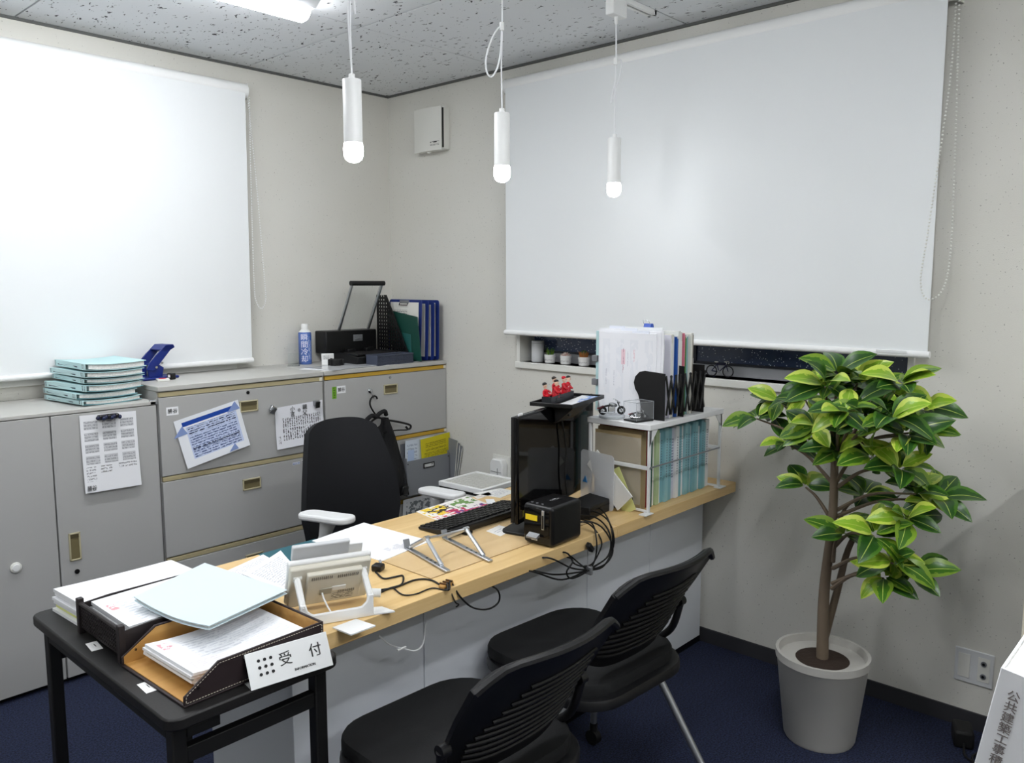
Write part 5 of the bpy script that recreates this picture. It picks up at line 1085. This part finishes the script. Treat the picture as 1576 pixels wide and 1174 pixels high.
def leaf_mesh(m, curl):
    b = MB()
    def fn(u, v):
        w = .56*sin(pi*min(1, u**.9))**.8; y = (v-.5)*w
        return (u, y, .10*sin(pi*u)*.6-curl*u*u+abs(v-.5)**1.5*.22*sin(pi*u))
    b.sheet(8, 4, fn); o = b.build('leaf', m, None, smooth=True); me = o.data; bpy.data.objects.remove(o); return me
LM = [[leaf_mesh(m, c_) for c_ in (.1, .3)] for m in LEAFM]
clusters = [(1290,572,-.42,10), (1270,590,-.5,9), (1320,585,-.36,10), (1385,588,-.5,11), (1418,625,-.45,10), (1350,600,-.30,10), (1240,612,-.35,10), (1200,615,-.3,8), (1165,640,-.33,8), (1330,635,-.55,12), (1370,640,-.60,12), (1410,660,-.40,9), (1395,665,-.55,10), (1300,630,-.6,10), (1385,718,-.5,9), (1410,755,-.45,10), (1445,765,-.4,8), (1395,795,-.5,10), (1375,862,-.55,9), (1405,878,-.45,8), (1360,885,-.5,8), (1255,655,-.45,10), (1215,680,-.35,8), (1290,690,-.45,10), (1340,700,-.5,9), (1330,760,-.3,8), (1240,745,-.4,7), (1300,820,-.45,8), (1345,820,-.55,8)]
stem_top = Vector((-.40,-2.73,.95))
MB().tube([(0,0,.27), (.015,.01,.5), (-.01,-.015,.75), stem_top-Vector((PX,PYY,0))], .02, n=10, rad=lambda q: .02-.008*q).build('trunk', BARK, t, smooth=True)
MB().tube([(.03,.02,.27), (.05,-.02,.5), (.02,-.06,.66), (-.02,-.12,.78)], .014, n=10, rad=lambda q: .014-.006*q).build('trunk', BARK, t, smooth=True)
for (px, py, xx, n) in clusters:
    c_ = at(px, py, x=xx)-Vector((PX,PYY,0)); root = Vector((0,0,max(.42, min(.95, c_.z-.12))))
    if c_.length < .01: continue
    br = MB().tube([root+Vector((.0,-.02,0)), (root+c_)/2+Vector((0,0,.02)), c_+Vector((0,0,-.01))], .006, n=6, rad=lambda q: .007-.004*q).build('branch', BARK, t, smooth=True)
    out = Vector((c_.x, c_.y, .25)).normalized()
    face = Vector((-.75,-.45,.5)).normalized()          # leaves turn towards the lit room
    for k in range(n):
        a = 2.4*k+random.uniform(-.3,.3); el = random.uniform(-.75,.65)
        d = Vector((cos(a)*cos(el), sin(a)*cos(el), sin(el)))+out*.25; d.normalize()
        L = random.uniform(.085,.125)
        r_ = random.random(); mi = 0 if r_ < .5 else 1 if r_ < .8 else 2
        if el > .25 and random.random() < .4: mi = 2
        o = bpy.data.objects.new('leaf', random.choice(LM[mi])); COL.objects.link(o); o.parent = t
        xa = d; za = Vector((0,0,.55))+face*.8+Vector((random.uniform(-.45,.45), random.uniform(-.45,.45), random.uniform(-.2,.3)))
        za = za-xa*za.dot(xa); za = za.normalized() if za.length > .05 else xa.orthogonal().normalized(); ya = za.cross(xa)
        M = Matrix((xa, ya, za)).transposed().to_4x4(); M.translation = c_+d*.008+Vector((0,0,-.012*k/n))
        w_ = M @ Vector((L,0,0))+Vector((PX,PYY,0))
        if w_.x > -.1:                                  # keep leaves off the wall and the blind
            M.translation.x -= w_.x+.1
        o.matrix_local = M @ Matrix.Scale(L, 4)
# ------------------------------------------------------------------ wall socket plate, low cream cabinet, foreground shelf with books
t = thing('socket_plate', 'white wall plate with two round coaxial sockets low on the right wall', 'wall socket', (0, -3.085, .22))
MB().bb(-.006, 0, -.06, .06, -.06, .06).build('plate', mat('socket_white', (214,216,218), .4), t, bevel=.003)
MB().bb(-.0075, -.006, -.048, -.012, -.042, .042).build('insert', OFFW, t, bevel=.001); MB().bb(-.0075, -.006, .012, .048, -.042, .042).build('insert', OFFW, t, bevel=.001)
for z in (-.022, .022): 
    MB().cyl((-.0075,-.03,z), (-.011,-.03,z), .009, n=16).build('coax_ring', STEELG, t, smooth=True); MB().cyl((-.011,-.03,z), (-.0125,-.03,z), .0045, n=10).build('coax_core', BLACK, t)
t = thing('low_cabinet', 'cream low cabinet at the far right edge beside the wall', 'cabinet', (-.26, -3.717, 0))
CRM = mat('cream_panel', (226,220,200), .5)
MB().bb(-.22, .22, -.42, .42, .03, .95).build('body', CRM, t, bevel=.002); MB().bb(-.23, .23, -.43, .43, .95, .97).build('top', CRM, t, bevel=.002); MB().bb(-.2, .2, -.4, .4, 0, .03).build('plinth', BLACK, t)
for s in (-1, 1): d = MB().bb(-.236, -.2205, (-.42 if s < 0 else .003), (-.003 if s < 0 else .42), .04, .945).build('door', CRM, t, bevel=.002); MB().box((-.24, s*.05, .6), (.012,.012,.1)).build('handle', ALU, d, bevel=.002)
t = thing('black_power_strip', 'black adapter with a curled cord on the carpet by the wall', 'adapter', (-.12, -3.09, 0), R(20))
MB().box((0,0,.03), (.09,.06,.06)).build('block', RUBBER, t, bevel=.01)
MB().tube([(-.045,0,.02), (-.1,.0,.006), (-.14,-.05,.005), (-.1,-.09,.005), (-.05,-.06,.006), (-.09,-.02,.005), (-.16,-.03,.004), (-.2,-.1,.004)], .004, n=6).build('cord', CABLE, t, smooth=True)
t = thing('book_shelf', 'white low shelf unit carrying books at the right foreground', 'shelf', (-1.83, -3.74, 0))
MB().bb(-.15, .15, -.26, .26, .728, .75).build('top', WHITE, t, bevel=.002)
for s in (-1, 1): MB().bb(-.15, .15, s*.25-.01, s*.25+.01, 0, .728).build('side', WHITE, t, bevel=.001)
MB().bb(-.15, .15, -.24, .24, .35, .37).build('shelf_board', WHITE, t); MB().bb(.14, .15, -.24, .24, 0, .728).build('back', WHITE, t)
ln = R(9); bt = Vector((-1.941, -3.460, .7595))
t = thing('thick_book', 'thick white book with grey spine lettering leaning at the right foreground', 'book', bt+Vector((0,-.012,.0015)), rot=(ln,0,0))
BH, BT, BD = .305, .062, .215
MB().bb(0, .003, -BT, 0, 0, BH).build('spine', PAPER, t, bevel=.001); MB().bb(.003, BD, -.003, 0, 0, BH).build('front_cover', PAPER, t, bevel=.0008); MB().bb(.003, BD, -BT, -BT+.003, 0, BH).build('back_cover', PAPER, t, bevel=.0008)
MB().bb(.003, BD-.004, -BT+.003, -.003, .004, BH-.004).build('pages', PAGES, t)
GREYI = mat('grey_ink', (128,120,118), .6)
for k, ch in enumerate('公共建築工事積算基準'): text(ch, .0145, GREYI, t, (-.0006,-.020,BH-.03-.0145*k), (pi/2,0,-pi/2))
for k, (y0, y1, h, c_, lab) in enumerate(((-3.64,-3.6,.29,(228,224,210),'cream book standing right of the leaning thick book'),)):
    t = thing('book', lab, 'book', (-1.94, y0, .7505)); W_ = y1-y0
    MB().bb(0, .003, 0, W_, 0, h).bb(.003, .21, 0, .003, 0, h).bb(.003, .21, W_-.003, W_, 0, h).build('cover', mat('book_%d' % k, c_, .5), t); MB().bb(.003, .206, .003, W_-.003, .004, h-.004).build('pages', PAGES, t)
t = thing('acrylic_holder', 'clear acrylic brochure holder behind the leaning thick book', 'stand', (-1.715, -3.505, .7505), 0)
b = MB(); b.bb(0, .003, -.1, 0, 0, .175).bb(.04, .043, -.1, 0, 0, .2).bb(.003, .04, -.003, 0, 0, .175).bb(.003, .04, -.1, -.097, 0, .175).build('panels', mat('holder_acrylic', (232,236,238), .06, alpha=.3), t)
MB().cyl((.0015,-.1,.175), (.0015,0,.175), .002, n=6).cyl((.0015,0,0), (.0015,0,.175), .002, n=6).cyl((0,-.0015,.175), (.042,-.0015,.175), .002, n=6).build('bright_edge', mat('acrylic_edge', (226,230,230), .3), t)
